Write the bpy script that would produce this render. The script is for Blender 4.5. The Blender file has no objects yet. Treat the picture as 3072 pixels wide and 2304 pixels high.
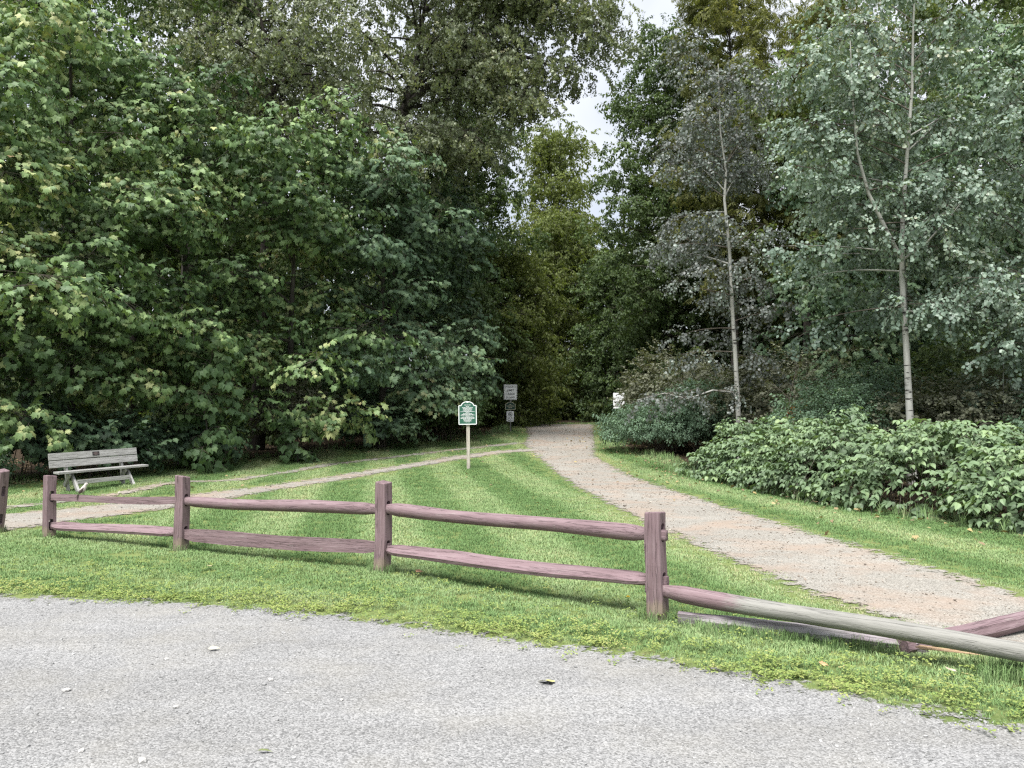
import bpy, bmesh, math, random
import numpy as np
from mathutils import Vector, Matrix, Quaternion

random.seed(7)
R = math.radians
scn = bpy.context.scene
COL = scn.collection

# ------------------------------------------------------------------ camera
cam = bpy.data.cameras.new('camera')
cam.sensor_width = 36.0
cam.lens = 28.25
cam.clip_start = 0.05
cam.clip_end = 2000
cam_o = bpy.data.objects.new('camera', cam)
cam_o.location = (0, 0, 1.6)
cam_o.rotation_euler = (R(92.2), 0, 0)
COL.objects.link(cam_o)
scn.camera = cam_o

# ------------------------------------------------------------------ sky
SUN_EL, SUN_AZ = 64.0, 205.0      # azimuth clockwise from +Y: behind the camera, a little to the left
w = bpy.data.worlds.new('World')
scn.world = w
w.use_nodes = True
nt = w.node_tree
nt.nodes.clear()
N = nt.nodes.new
sky = N('ShaderNodeTexSky')
sky.sky_type = 'NISHITA'
sky.sun_disc = False
sky.sun_elevation = R(SUN_EL)
sky.sun_rotation = R(SUN_AZ)
sky.altitude = 200
sky.air_density = 1.0
sky.dust_density = 3.0
sky.ozone_density = 1.0
tc = N('ShaderNodeTexCoord')
cl = N('ShaderNodeTexNoise')
cl.inputs['Scale'].default_value = 2.2
cl.inputs['Detail'].default_value = 5
cl.inputs['Roughness'].default_value = 0.55
cr = N('ShaderNodeMapRange')
cr.inputs['From Min'].default_value = 0.36
cr.inputs['From Max'].default_value = 0.56
cr.inputs['To Min'].default_value = 0.55
cr.inputs['To Max'].default_value = 0.97
mixc = N('ShaderNodeMix')
mixc.data_type = 'RGBA'
mixc.inputs['B'].default_value = (7.4, 7.7, 8.3, 1)
bg = N('ShaderNodeBackground')
bg.inputs['Strength'].default_value = 0.085
wo = N('ShaderNodeOutputWorld')
L = nt.links.new
L(tc.outputs['Generated'], cl.inputs['Vector'])
L(cl.outputs['Fac'], cr.inputs['Value'])
L(cr.outputs['Result'], mixc.inputs['Factor'])
L(sky.outputs['Color'], mixc.inputs['A'])
L(mixc.outputs['Result'], bg.inputs['Color'])
L(bg.outputs['Background'], wo.inputs['Surface'])

# ------------------------------------------------------------------ sun through thin cloud
sl = bpy.data.lights.new('sun', 'SUN')
sl.energy = 4.3
sl.angle = R(30)
sl.color = (1.0, 0.975, 0.94)
so = bpy.data.objects.new('sun', sl)
sv = Vector((math.sin(R(SUN_AZ)) * math.cos(R(SUN_EL)), math.cos(R(SUN_AZ)) * math.cos(R(SUN_EL)), math.sin(R(SUN_EL))))
so.rotation_euler = (-sv).to_track_quat('-Z', 'Y').to_euler()
so.location = (0, 0, 30)
COL.objects.link(so)

scn.view_settings.view_transform = 'Standard'
scn.view_settings.look = 'None'
scn.view_settings.gamma = 1.0
scn.view_settings.exposure = 0.78
scn.view_settings.use_curve_mapping = False
cy = scn.cycles
cy.max_bounces = 4
cy.diffuse_bounces = 1
cy.glossy_bounces = 2
cy.transmission_bounces = 2
cy.transparent_max_bounces = 6
cy.caustics_reflective = False
cy.caustics_refractive = False
cy.use_denoising = False
cy.pixel_filter_type = 'BLACKMAN_HARRIS'
cy.filter_width = 1.3

# ================================================================== helpers
def tag(o, label=None, cat=None, group=None, kind=None):
    if label: o['label'] = label
    if cat: o['category'] = cat
    if group: o['group'] = group
    if kind: o['kind'] = kind
    return o

def empty(name, loc, rot=(0, 0, 0), label=None, cat=None, group=None):
    o = bpy.data.objects.new(name, None)
    o.empty_display_size = 0.2
    o.location = loc
    o.rotation_euler = rot
    COL.objects.link(o)
    return tag(o, label, cat, group)

def mobj(name, V, F, mat, parent=None, smooth=False, loc=None, rot=None):
    me = bpy.data.meshes.new(name)
    me.from_pydata([tuple(map(float, v)) for v in V], [], [tuple(map(int, f)) for f in F])
    me.validate()
    if smooth:
        me.polygons.foreach_set('use_smooth', [True] * len(me.polygons))
    for m in (mat if isinstance(mat, (list, tuple)) else [mat]):
        me.materials.append(m)
    o = bpy.data.objects.new(name, me)
    COL.objects.link(o)
    if parent: o.parent = parent
    if loc is not None: o.location = loc
    if rot is not None: o.rotation_euler = rot
    return o

def mesh_np(name, V, F4, mats, parent=None, smooth=False, attrs=None, link=True, fmat=None):
    """F4: list of index arrays (each (n,k)); attrs: {name:(domain,type,array)}"""
    V = np.asarray(V, np.float32).reshape(-1, 3)
    me = bpy.data.meshes.new(name)
    me.vertices.add(len(V))
    me.vertices.foreach_set('co', V.ravel())
    F4 = [np.asarray(f, np.int32) for f in F4 if len(f)]
    if F4:
        nl = sum(f.size for f in F4)
        npoly = sum(len(f) for f in F4)
        me.loops.add(nl)
        me.polygons.add(npoly)
        me.loops.foreach_set('vertex_index', np.concatenate([f.ravel() for f in F4]))
        tot = np.concatenate([np.full(len(f), f.shape[1], np.int32) for f in F4])
        start = np.concatenate([[0], np.cumsum(tot)[:-1]]).astype(np.int32)
        me.polygons.foreach_set('loop_start', start)
        if fmat is not None:
            me.polygons.foreach_set('material_index', np.asarray(fmat, np.int32))
    for m in mats: me.materials.append(m)
    me.update(calc_edges=True)
    if F4:
        me.polygons.foreach_set('use_smooth', np.full(npoly, bool(smooth)))
    for k, (dom, typ, arr) in (attrs or {}).items():
        a = me.attributes.new(k, typ, dom)
        key = 'vector' if typ == 'FLOAT_VECTOR' else 'value'
        a.data.foreach_set(key, np.asarray(arr).ravel())
    o = bpy.data.objects.new(name, me)
    if link: COL.objects.link(o)
    if parent: o.parent = parent
    return o

def box(sx, sy, sz, c=(0, 0, 0), bev=0.0):
    bm = bmesh.new()
    bmesh.ops.create_cube(bm, size=1)
    for v in bm.verts:
        v.co = Vector((v.co.x * sx + c[0], v.co.y * sy + c[1], v.co.z * sz + c[2]))
    if bev > 0:
        bmesh.ops.bevel(bm, geom=bm.edges[:], offset=bev, segments=2, affect='EDGES', profile=0.6)
    return bm

def bobj(name, bm, mat, parent=None, loc=None, rot=None, smooth=False):
    me = bpy.data.meshes.new(name)
    bm.to_mesh(me)
    bm.free()
    if smooth: me.polygons.foreach_set('use_smooth', [True] * len(me.polygons))
    for m in (mat if isinstance(mat, (list, tuple)) else [mat]): me.materials.append(m)
    o = bpy.data.objects.new(name, me)
    COL.objects.link(o)
    if parent: o.parent = parent
    if loc is not None: o.location = loc
    if rot is not None: o.rotation_euler = rot
    return o

def beam(name, a, b, wdt, thk, mat, parent, up=(0, 0, 1), bev=0.004):
    """a board from a to b (local to parent); its long axis is local X, width along Y, thickness along Z"""
    a, b = Vector(a), Vector(b)
    x = (b - a).normalized()
    y = Vector(up).cross(x)
    if y.length < 1e-4: y = Vector((0, 1, 0))
    y.normalize()
    z = x.cross(y)
    o = bobj(name, box((b - a).length, wdt, thk, bev=bev), mat, parent)
    m = Matrix((x, y, z)).transposed().to_4x4()
    m.translation = (a + b) / 2
    o.matrix_local = m
    return o

class Tubes:
    def __init__(self):
        self.V, self.F, self.n = [], {}, 0
    def add(self, path, rad, sides=5, cap=False):
        P = np.asarray(path, float)
        k = len(P)
        T = np.gradient(P, axis=0)
        T /= np.linalg.norm(T, axis=1)[:, None] + 1e-9
        ref = np.array([0.0, 0.0, 1.0]) if abs(T[0, 2]) < 0.8 else np.array([1.0, 0.0, 0.0])
        A = np.cross(T, ref); A /= np.linalg.norm(A, axis=1)[:, None] + 1e-9
        B = np.cross(T, A)
        th = np.linspace(0, 2 * np.pi, sides, endpoint=False)
        rad = np.asarray(rad, float).reshape(-1, 1, 1)
        ring = P[:, None, :] + rad * (np.cos(th)[None, :, None] * A[:, None, :] + np.sin(th)[None, :, None] * B[:, None, :])
        i = np.arange(k - 1)[:, None] * sides
        j = np.arange(sides)[None, :]
        j2 = (j + 1) % sides
        f = np.stack([i + j, i + sides + j, i + sides + j2, i + j2], -1).reshape(-1, 4) + self.n
        self.V.append(ring.reshape(-1, 3))
        self.F.setdefault(4, []).append(f)
        self.n += k * sides
        return self
    def arrays(self):
        if not self.V: return np.zeros((0, 3)), []
        return np.concatenate(self.V), [np.concatenate(v) for v in self.F.values()]

def frac(x): return x - np.floor(x)
def vnoise(x, y, seed=0.0):
    x = np.asarray(x, float); y = np.asarray(y, float)
    xi, yi = np.floor(x), np.floor(y)
    fx, fy = x - xi, y - yi
    fx = fx * fx * (3 - 2 * fx); fy = fy * fy * (3 - 2 * fy)
    h = lambda i, j: frac(np.sin(i * 127.1 + j * 311.7 + seed * 74.7) * 43758.5453)
    return (h(xi, yi) * (1 - fx) + h(xi + 1, yi) * fx) * (1 - fy) + (h(xi, yi + 1) * (1 - fx) + h(xi + 1, yi + 1) * fx) * fy
def fbm(x, y, seed=0.0, o=3):
    s, a, t = 0, 1.0, 0
    for k in range(o):
        s = s + a * vnoise(x * 2 ** k, y * 2 ** k, seed + k); t += a; a *= 0.5
    return s / t

# ------------------------------------------------------------------ terrain height
def Hg(x, y):
    x = np.asarray(x, float); y = np.asarray(y, float)
    u = np.minimum(y, 60)
    sp = 1.6 * np.log1p(np.exp(np.clip((u - 21) / 1.6, -40, 40)))
    sp2 = 3.0 * np.log1p(np.exp(np.clip((u - 45) / 3.0, -40, 40)))
    z = 0.055 * (sp - sp2)
    z = z + 0.13 * np.exp(-(((x + 7.6) / 1.1) ** 2 + ((y - 17.6) / 1.2) ** 2))
    return z
def hz(x, y): return float(Hg(x, y))

def sdist(px, py, poly):
    """signed distance to polygon, positive inside"""
    px = np.asarray(px, float); py = np.asarray(py, float)
    d = np.full(px.shape, 1e9); ins = np.zeros(px.shape, bool)
    n = len(poly)
    for i in range(n):
        x1, y1 = poly[i]; x2, y2 = poly[(i + 1) % n]
        dx, dy = x2 - x1, y2 - y1
        t = np.clip(((px - x1) * dx + (py - y1) * dy) / (dx * dx + dy * dy + 1e-12), 0, 1)
        d = np.minimum(d, np.hypot(px - x1 - t * dx, py - y1 - t * dy))
        if y1 != y2:
            c = ((y1 > py) != (y2 > py)) & (px < (x2 - x1) * (py - y1) / (y2 - y1) + x1)
            ins ^= c
    return np.where(ins, d, -d)

LOT = [(-30, 9.5), (-9, 7.6), (-4.6, 7.12), (-2.85, 6.88), (-1.55, 6.50), (-0.4, 5.95), (0.58, 5.48), (1.38, 5.02), (2.2, 4.42), (2.62, 4.18), (4.2, 3.0), (7, 0.5), (9, -14), (-30, -14)]
TRAIL = [(0.7, 42.0), (0.75, 34.5), (0.5, 30.5), (0.72, 27.2), (1.12, 22.6), (1.50, 17.6), (2.0, 12.2), (2.4, 9.3), (2.74, 7.2), (3.05, 6.15), (3.32, 5.45), (4.1, 4.4), (6.6, 3.6), (9.2, 5.2), (6.6, 6.2), (4.5, 7.05), (4.06, 10.6), (3.65, 14.2), (3.0, 20.5), (2.62, 26.0), (3.1, 30.5), (3.6, 36), (4.2, 42.0)]
def strip(pts, wd):
    l, r = [], []
    for i, (x, y) in enumerate(pts):
        a = pts[max(i - 1, 0)]; b = pts[min(i + 1, len(pts) - 1)]
        dx, dy = b[0] - a[0], b[1] - a[1]; n = math.hypot(dx, dy)
        wv = wd[i] if isinstance(wd, (list, tuple)) else wd
        l.append((x - dy / n * wv, y + dx / n * wv)); r.append((x + dy / n * wv, y - dx / n * wv))
    return l + r[::-1]
TRACK_A = strip([(1.2, 28.2), (-0.4, 27.2), (-1.8, 25.2), (-3.6, 21.8), (-5.3, 17.3), (-6.6, 13.9), (-7.9, 11.5), (-10.5, 8.9)], [0.5, 0.42, 0.38, 0.36, 0.42, 0.78, 1.0, 1.1])
TRACK_B = strip([(0.3, 30.6), (-2.2, 27.6), (-5.3, 23.4), (-7.0, 18.3), (-8.4, 14.3), (-10.6, 11.2), (-14, 9.0)], [0.3, 0.22, 0.2, 0.18, 0.2, 0.32, 0.5])
WOOD = [(-60, 10.0), (-11.9, 16.2), (-11.2, 20.0), (-10.3, 23.2), (-7.8, 25.4), (-4.2, 30.6), (-0.6, 35.6), (0.2, 43), (4.9, 43), (4.3, 34), (3.4, 28.4), (4.5, 25.2), (4.3, 20.0), (5.0, 18.4), (5.4, 15.4), (6.3, 12.4), (7.0, 10.2), (60, -4), (60, 140), (-60, 140)]

# ================================================================== materials
def new_mat(name):
    m = bpy.data.materials.new(name)
    m.use_nodes = True
    t = m.node_tree
    t.nodes.clear()
    out = t.nodes.new('ShaderNodeOutputMaterial')
    b = t.nodes.new('ShaderNodeBsdfPrincipled')
    t.links.new(b.outputs[0], out.inputs['Surface'])
    return m, t, b, out

def ramp(t, stops, fac):
    r = t.nodes.new('ShaderNodeValToRGB')
    e = r.color_ramp.elements
    while len(e) > 1: e.remove(e[-1])
    e[0].position = stops[0][0]; e[0].color = (*stops[0][1], 1)
    for p, c in stops[1:]:
        k = e.new(p); k.color = (*c, 1)
    if fac is not None: t.links.new(fac, r.inputs['Fac'])
    return r.outputs['Color']

def noise(t, scale, detail=3, rough=0.5, vec=None, mapping=None):
    n = t.nodes.new('ShaderNodeTexNoise')
    n.inputs['Scale'].default_value = scale
    n.inputs['Detail'].default_value = detail
    n.inputs['Roughness'].default_value = rough
    c = t.nodes.new('ShaderNodeTexCoord')
    src = c.outputs['Object'] if vec is None else vec
    if mapping:
        mp = t.nodes.new('ShaderNodeMapping')
        mp.inputs['Scale'].default_value = mapping
        t.links.new(src, mp.inputs['Vector'])
        src = mp.outputs['Vector']
    t.links.new(src, n.inputs['Vector'])
    return n.outputs['Fac']

def mixrgb(t, a, b, fac, mode='MIX'):
    m = t.nodes.new('ShaderNodeMix')
    m.data_type = 'RGBA'; m.blend_type = mode
    for s, v in (('A', a), ('B', b)):
        if isinstance(v, tuple): m.inputs[s].default_value = (*v, 1)
        else: t.links.new(v, m.inputs[s])
    if isinstance(fac, (int, float)): m.inputs['Factor'].default_value = fac
    else: t.links.new(fac, m.inputs['Factor'])
    return m.outputs['Result']

def bump(t, b, height, dist=0.01, strength=1.0):
    n = t.nodes.new('ShaderNodeBump')
    n.inputs['Distance'].default_value = dist
    n.inputs['Strength'].default_value = strength
    t.links.new(height, n.inputs['Height'])
    t.links.new(n.outputs['Normal'], b.inputs['Normal'])

def mrange(t, v, a, b, c=0.0, d=1.0):
    m = t.nodes.new('ShaderNodeMapRange')
    for k, x in zip(('From Min', 'From Max', 'To Min', 'To Max'), (a, b, c, d)): m.inputs[k].default_value = x
    t.links.new(v, m.inputs['Value'])
    return m.outputs['Result']

def math2(t, op, a, b):
    m = t.nodes.new('ShaderNodeMath'); m.operation = op
    for i, v in enumerate((a, b)):
        if isinstance(v, (int, float)): m.inputs[i].default_value = v
        else: t.links.new(v, m.inputs[i])
    return m.outputs[0]

def attr(t, name, typ='GEOMETRY'):
    a = t.nodes.new('ShaderNodeAttribute')
    a.attribute_type = typ; a.attribute_name = name
    return a.outputs['Fac']

def leaf_mat(name, stops, trans=0.28, rough=0.55, spec=0.35, wt=0.6, up=0.0):
    m, t, b, out = new_mat(name)
    f = math2(t, 'ADD', math2(t, 'MULTIPLY', attr(t, 'tint', 'INSTANCER'), wt), math2(t, 'MULTIPLY', attr(t, 'lv'), 1 - wt))
    c = ramp(t, stops, f)
    t.links.new(c, b.inputs['Base Color'])
    b.inputs['Roughness'].default_value = rough
    b.inputs['Specular IOR Level'].default_value = spec
    if up:      # fine blades: shade with the lie of the sward
        gn = t.nodes.new('ShaderNodeNewGeometry')
        va = t.nodes.new('ShaderNodeVectorMath'); va.operation = 'ADD'; va.inputs[1].default_value = (0, 0, up)
        vn = t.nodes.new('ShaderNodeVectorMath'); vn.operation = 'NORMALIZE'
        t.links.new(gn.outputs['Normal'], va.inputs[0]); t.links.new(va.outputs[0], vn.inputs[0])
        t.links.new(vn.outputs[0], b.inputs['Normal'])
    tr = t.nodes.new('ShaderNodeBsdfTranslucent')
    tcx = mixrgb(t, c, (1.25, 1.3, 0.55), 1.0, 'MULTIPLY')
    t.links.new(tcx, tr.inputs['Color'])
    mx = t.nodes.new('ShaderNodeMixShader')
    mx.inputs[0].default_value = trans
    t.links.new(b.outputs[0], mx.inputs[1]); t.links.new(tr.outputs[0], mx.inputs[2])
    t.links.new(mx.outputs[0], out.inputs['Surface'])
    return m

def bark_mat(name, c0, c1, scale=9, marks=False):
    m, t, b, out = new_mat(name)
    n1 = noise(t, scale, 5, 0.65, mapping=(1, 1, 0.18))
    col = ramp(t, [(0.3, c0), (0.72, c1)], n1)
    if marks:
        n2 = noise(t, 7, 3, 0.6, mapping=(0.5, 0.5, 2.6))
        mk = mrange(t, n2, 0.60, 0.66)
        col = mixrgb(t, col, (0.035, 0.033, 0.03), mk)
    t.links.new(col, b.inputs['Base Color'])
    b.inputs['Roughness'].default_value = 0.9
    b.inputs['Specular IOR Level'].default_value = 0.2
    bump(t, b, n1, 0.02 if not marks else 0.004, 0.9)
    return m

M = {}
M['maple'] = leaf_mat('maple_leaf', [(0.1, (0.035, 0.068, 0.026)), (0.36, (0.094, 0.163, 0.062)), (0.60, (0.226, 0.325, 0.132)), (0.82, (0.440, 0.451, 0.209)), (1.0, (0.506, 0.330, 0.187))], trans=0.16)
M['maple_dark'] = leaf_mat('dark_maple_leaf', [(0.1, (0.035, 0.066, 0.037)), (0.45, (0.094, 0.160, 0.088)), (0.75, (0.220, 0.319, 0.171)), (1.0, (0.374, 0.352, 0.187))], trans=0.16)
M['bigleaf'] = leaf_mat('broad_sapling_leaf', [(0.1, (0.06, 0.11, 0.05)), (0.5, (0.12, 0.20, 0.09)), (0.9, (0.20, 0.29, 0.12)), (1.0, (0.26, 0.30, 0.13))], trans=0.3)
M['cotton'] = leaf_mat('cottonwood_leaf', [(0.1, (0.088, 0.110, 0.064)), (0.5, (0.204, 0.242, 0.143)), (0.8, (0.308, 0.341, 0.204)), (1.0, (0.418, 0.396, 0.209))], trans=0.28, spec=0.5, rough=0.45)
M['aspen'] = leaf_mat('aspen_leaf', [(0.1, (0.083, 0.127, 0.094)), (0.5, (0.187, 0.259, 0.198)), (0.8, (0.308, 0.385, 0.303)), (1.0, (0.396, 0.396, 0.297))], trans=0.2, spec=0.5, rough=0.45)
M['aspen_dull'] = leaf_mat('dull_aspen_leaf', [(0.1, (0.075, 0.085, 0.078)), (0.5, (0.155, 0.175, 0.16)), (0.8, (0.22, 0.28, 0.24)), (1.0, (0.31, 0.29, 0.26))], trans=0.2, spec=0.5, rough=0.45)
M['ash'] = leaf_mat('ash_leaflet', [(0.1, (0.093, 0.109, 0.036)), (0.5, (0.194, 0.211, 0.076)), (0.8, (0.296, 0.304, 0.101)), (1.0, (0.421, 0.371, 0.101))], trans=0.4)
M['far'] = leaf_mat('woodland_leaf', [(0.1, (0.055, 0.086, 0.034)), (0.5, (0.117, 0.164, 0.060)), (0.8, (0.187, 0.226, 0.078)), (1.0, (0.312, 0.296, 0.078))], trans=0.4)
M['yellow'] = leaf_mat('pale_yellow_green_leaf', [(0.1, (0.096, 0.126, 0.036)), (0.5, (0.180, 0.222, 0.066)), (0.85, (0.264, 0.300, 0.084)), (1.0, (0.360, 0.348, 0.084))], trans=0.45)
M['dark'] = leaf_mat('dark_green_leaf', [(0.1, (0.041, 0.073, 0.029)), (0.5, (0.090, 0.139, 0.049)), (0.85, (0.146, 0.211, 0.073)), (1.0, (0.244, 0.244, 0.081))], trans=0.35)
M['shrub'] = leaf_mat('shrub_leaf', [(0.1, (0.068, 0.115, 0.072)), (0.5, (0.137, 0.220, 0.138)), (0.85, (0.210, 0.315, 0.189)), (1.0, (0.357, 0.336, 0.189))], trans=0.25)
M['mauve'] = leaf_mat('dusty_shrub_leaf', [(0.1, (0.085, 0.090, 0.058)), (0.5, (0.165, 0.175, 0.118)), (0.85, (0.25, 0.275, 0.185)), (1.0, (0.34, 0.27, 0.17))], trans=0.25)
M['bramble'] = leaf_mat('bramble_leaf', [(0.05, (0.077, 0.117, 0.063)), (0.45, (0.162, 0.243, 0.126)), (0.72, (0.243, 0.342, 0.167)), (0.93, (0.351, 0.432, 0.198)), (1.0, (0.288, 0.198, 0.099))], trans=0.2, spec=0.45)
M['orange'] = leaf_mat('rusty_orange_leaf', [(0.1, (0.16, 0.06, 0.025)), (0.6, (0.34, 0.13, 0.04)), (1.0, (0.42, 0.22, 0.06))], trans=0.3)
M['grass'] = leaf_mat('grass_blade', [(0.05, (0.10, 0.185, 0.06)), (0.4, (0.185, 0.295, 0.115)), (0.68, (0.29, 0.39, 0.185)), (0.86, (0.42, 0.45, 0.235)), (1.0, (0.52, 0.45, 0.28))], trans=0.2, spec=0.2, wt=0.72, up=1.5)
M['clover'] = leaf_mat('clover_leaf', [(0.05, (0.13, 0.20, 0.05)), (0.5, (0.24, 0.32, 0.09)), (0.85, (0.36, 0.39, 0.14)), (1.0, (0.44, 0.36, 0.2))], trans=0.2, spec=0.2, up=0.8)
M['litter'] = leaf_mat('dead_leaf', [(0.0, (0.085, 0.06, 0.04)), (0.5, (0.25, 0.185, 0.115)), (0.8, (0.42, 0.34, 0.16)), (1.0, (0.5, 0.42, 0.30))], trans=0.15, spec=0.2)
M['stone'] = leaf_mat('gravel_stone', [(0.0, (0.119, 0.119, 0.115)), (0.3, (0.238, 0.238, 0.234)), (0.7, (0.340, 0.340, 0.332)), (1.0, (0.493, 0.484, 0.468))], trans=0.0, rough=0.85, spec=0.25)
M['stone_tan'] = leaf_mat('trail_stone', [(0.0, (0.106, 0.088, 0.075)), (0.3, (0.246, 0.211, 0.176)), (0.7, (0.378, 0.334, 0.282)), (1.0, (0.546, 0.502, 0.440))], trans=0.0, rough=0.9, spec=0.2)
M['white_petal'] = leaf_mat('white_petal', [(0.0, (0.7, 0.7, 0.7)), (1.0, (0.82, 0.82, 0.78))], trans=0.2)
M['bark'] = bark_mat('grey_bark', (0.030, 0.026, 0.022), (0.115, 0.105, 0.095))
M['bark_cotton'] = bark_mat('cottonwood_bark', (0.05, 0.045, 0.04), (0.20, 0.185, 0.165), 7)
M['bark_dark'] = bark_mat('dark_bark', (0.018, 0.015, 0.013), (0.06, 0.052, 0.045))
M['bark_aspen'] = bark_mat('aspen_bark', (0.22, 0.22, 0.20), (0.45, 0.45, 0.415), 6, marks=True)
M['twig'] = bark_mat('twig_bark', (0.06, 0.05, 0.04), (0.17, 0.15, 0.125), 20)

# gravel and soil
def gravel_mat(name, cA, cB, cC, patch, patchamt, edge=True, turn=28, amt=1.0):
    m, t, b, out = new_mat(name)
    v = t.nodes.new('ShaderNodeTexVoronoi')
    v.inputs['Scale'].default_value = 115
    c = t.nodes.new('ShaderNodeTexCoord')
    t.links.new(c.outputs['Object'], v.inputs['Vector'])
    sep = t.nodes.new('ShaderNodeSeparateColor')
    t.links.new(v.outputs['Color'], sep.inputs['Color'])
    n1 = noise(t, 45, 7, 0.8)
    n2 = noise(t, 1.1, 4, 0.6)
    f = math2(t, 'ADD', math2(t, 'MULTIPLY', sep.outputs[0], 0.5), math2(t, 'MULTIPLY', n1, 0.5))
    col = ramp(t, [(0.25, cA), (0.5, cB), (0.78, cC)], f)
    p = mrange(t, n2, 0.46, 0.66)
    col = mixrgb(t, col, mixrgb(t, col, patch, 0.62), math2(t, 'MULTIPLY', p, patchamt))
    n3 = noise(t, 0.35, 3, 0.6)
    col = mixrgb(t, col, (0.80, 0.80, 0.80), mrange(t, n3, 0.35, 0.7, 0.55, 0.0), 'MULTIPLY')
    # wheel-worn streaks along the lot
    mp = t.nodes.new('ShaderNodeMapping'); mp.inputs['Rotation'].default_value = (0, 0, R(turn)); mp.inputs['Scale'].default_value = (0.22, 1.6, 1)
    t.links.new(c.outputs['Object'], mp.inputs['Vector'])
    st = noise(t, 1.3, 5, 0.65, vec=mp.outputs['Vector'])
    col = mixrgb(t, col, (0.70, 0.69, 0.67), mrange(t, st, 0.42, 0.62, 0.75 * amt, 0.0), 'MULTIPLY')
    st2 = noise(t, 7, 4, 0.7, vec=mp.outputs['Vector'])
    col = mixrgb(t, col, (0.72, 0.72, 0.71), mrange(t, st2, 0.40, 0.62, 0.6 * amt, 0.0), 'MULTIPLY')
    t.links.new(col, b.inputs['Base Color'])
    b.inputs['Roughness'].default_value = 0.95
    b.inputs['Specular IOR Level'].default_value = 0.15
    hgt = math2(t, 'ADD', math2(t, 'MULTIPLY', v.outputs['Distance'], -0.8), n1)
    bump(t, b, hgt, 0.006, 0.7)
    if edge:
        tr = t.nodes.new('ShaderNodeBsdfTransparent')
        mx = t.nodes.new('ShaderNodeMixShader')
        ne = math2(t, 'ADD', noise(t, 5.5, 5, 0.7), math2(t, 'MULTIPLY', noise(t, 30, 3, 0.7), 0.35))
        a = mrange(t, math2(t, 'ADD', attr(t, 'cov'), math2(t, 'MULTIPLY', math2(t, 'SUBTRACT', ne, 0.67), 1.5)), 0.44, 0.56)
        t.links.new(a, mx.inputs[0])
        t.links.new(tr.outputs[0], mx.inputs[1]); t.links.new(b.outputs[0], mx.inputs[2])
        t.links.new(mx.outputs[0], out.inputs['Surface'])
    return m
M['gravel'] = gravel_mat('gravel_lot', (0.155, 0.155, 0.154), (0.285, 0.285, 0.283), (0.42, 0.418, 0.414), (0.35, 0.33, 0.28), 0.45, amt=0.42)
M['trail'] = gravel_mat('trail_gravel', (0.175, 0.165, 0.145), (0.325, 0.305, 0.27), (0.47, 0.45, 0.405), (0.37, 0.275, 0.21), 1.0, turn=80, amt=0.35)

m, t, b, out = new_mat('lawn_ground')
g = ramp(t, [(0.25, (0.11, 0.15, 0.05)), (0.5, (0.17, 0.22, 0.085)), (0.75, (0.24, 0.26, 0.13))], noise(t, 24, 6, 0.7))
g2 = ramp(t, [(0.35, (0.75, 0.8, 0.7)), (0.65, (1.15, 1.1, 1.0))], noise(t, 1.3, 4, 0.6))
g = mixrgb(t, g, g2, 1.0, 'MULTIPLY')
dry = mrange(t, noise(t, 2.6, 5, 0.65), 0.60, 0.74)
g = mixrgb(t, g, (0.20, 0.165, 0.09), math2(t, 'MULTIPLY', dry, 0.6))
fl = ramp(t, [(0.3, (0.022, 0.017, 0.012)), (0.55, (0.055, 0.041, 0.028)), (0.8, (0.13, 0.098, 0.065))], noise(t, 17, 6, 0.75))
wf = mrange(t, math2(t, 'ADD', attr(t, 'wood'), math2(t, 'MULTIPLY', noise(t, 2.3, 4, 0.6), 0.8)), 0.55, 1.0)
t.links.new(mixrgb(t, g, fl, wf), b.inputs['Base Color'])
b.inputs['Roughness'].default_value = 0.95
b.inputs['Specular IOR Level'].default_value = 0.1
bump(t, b, noise(t, 60, 5, 0.7), 0.02, 0.8)
M['ground'] = m

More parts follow.
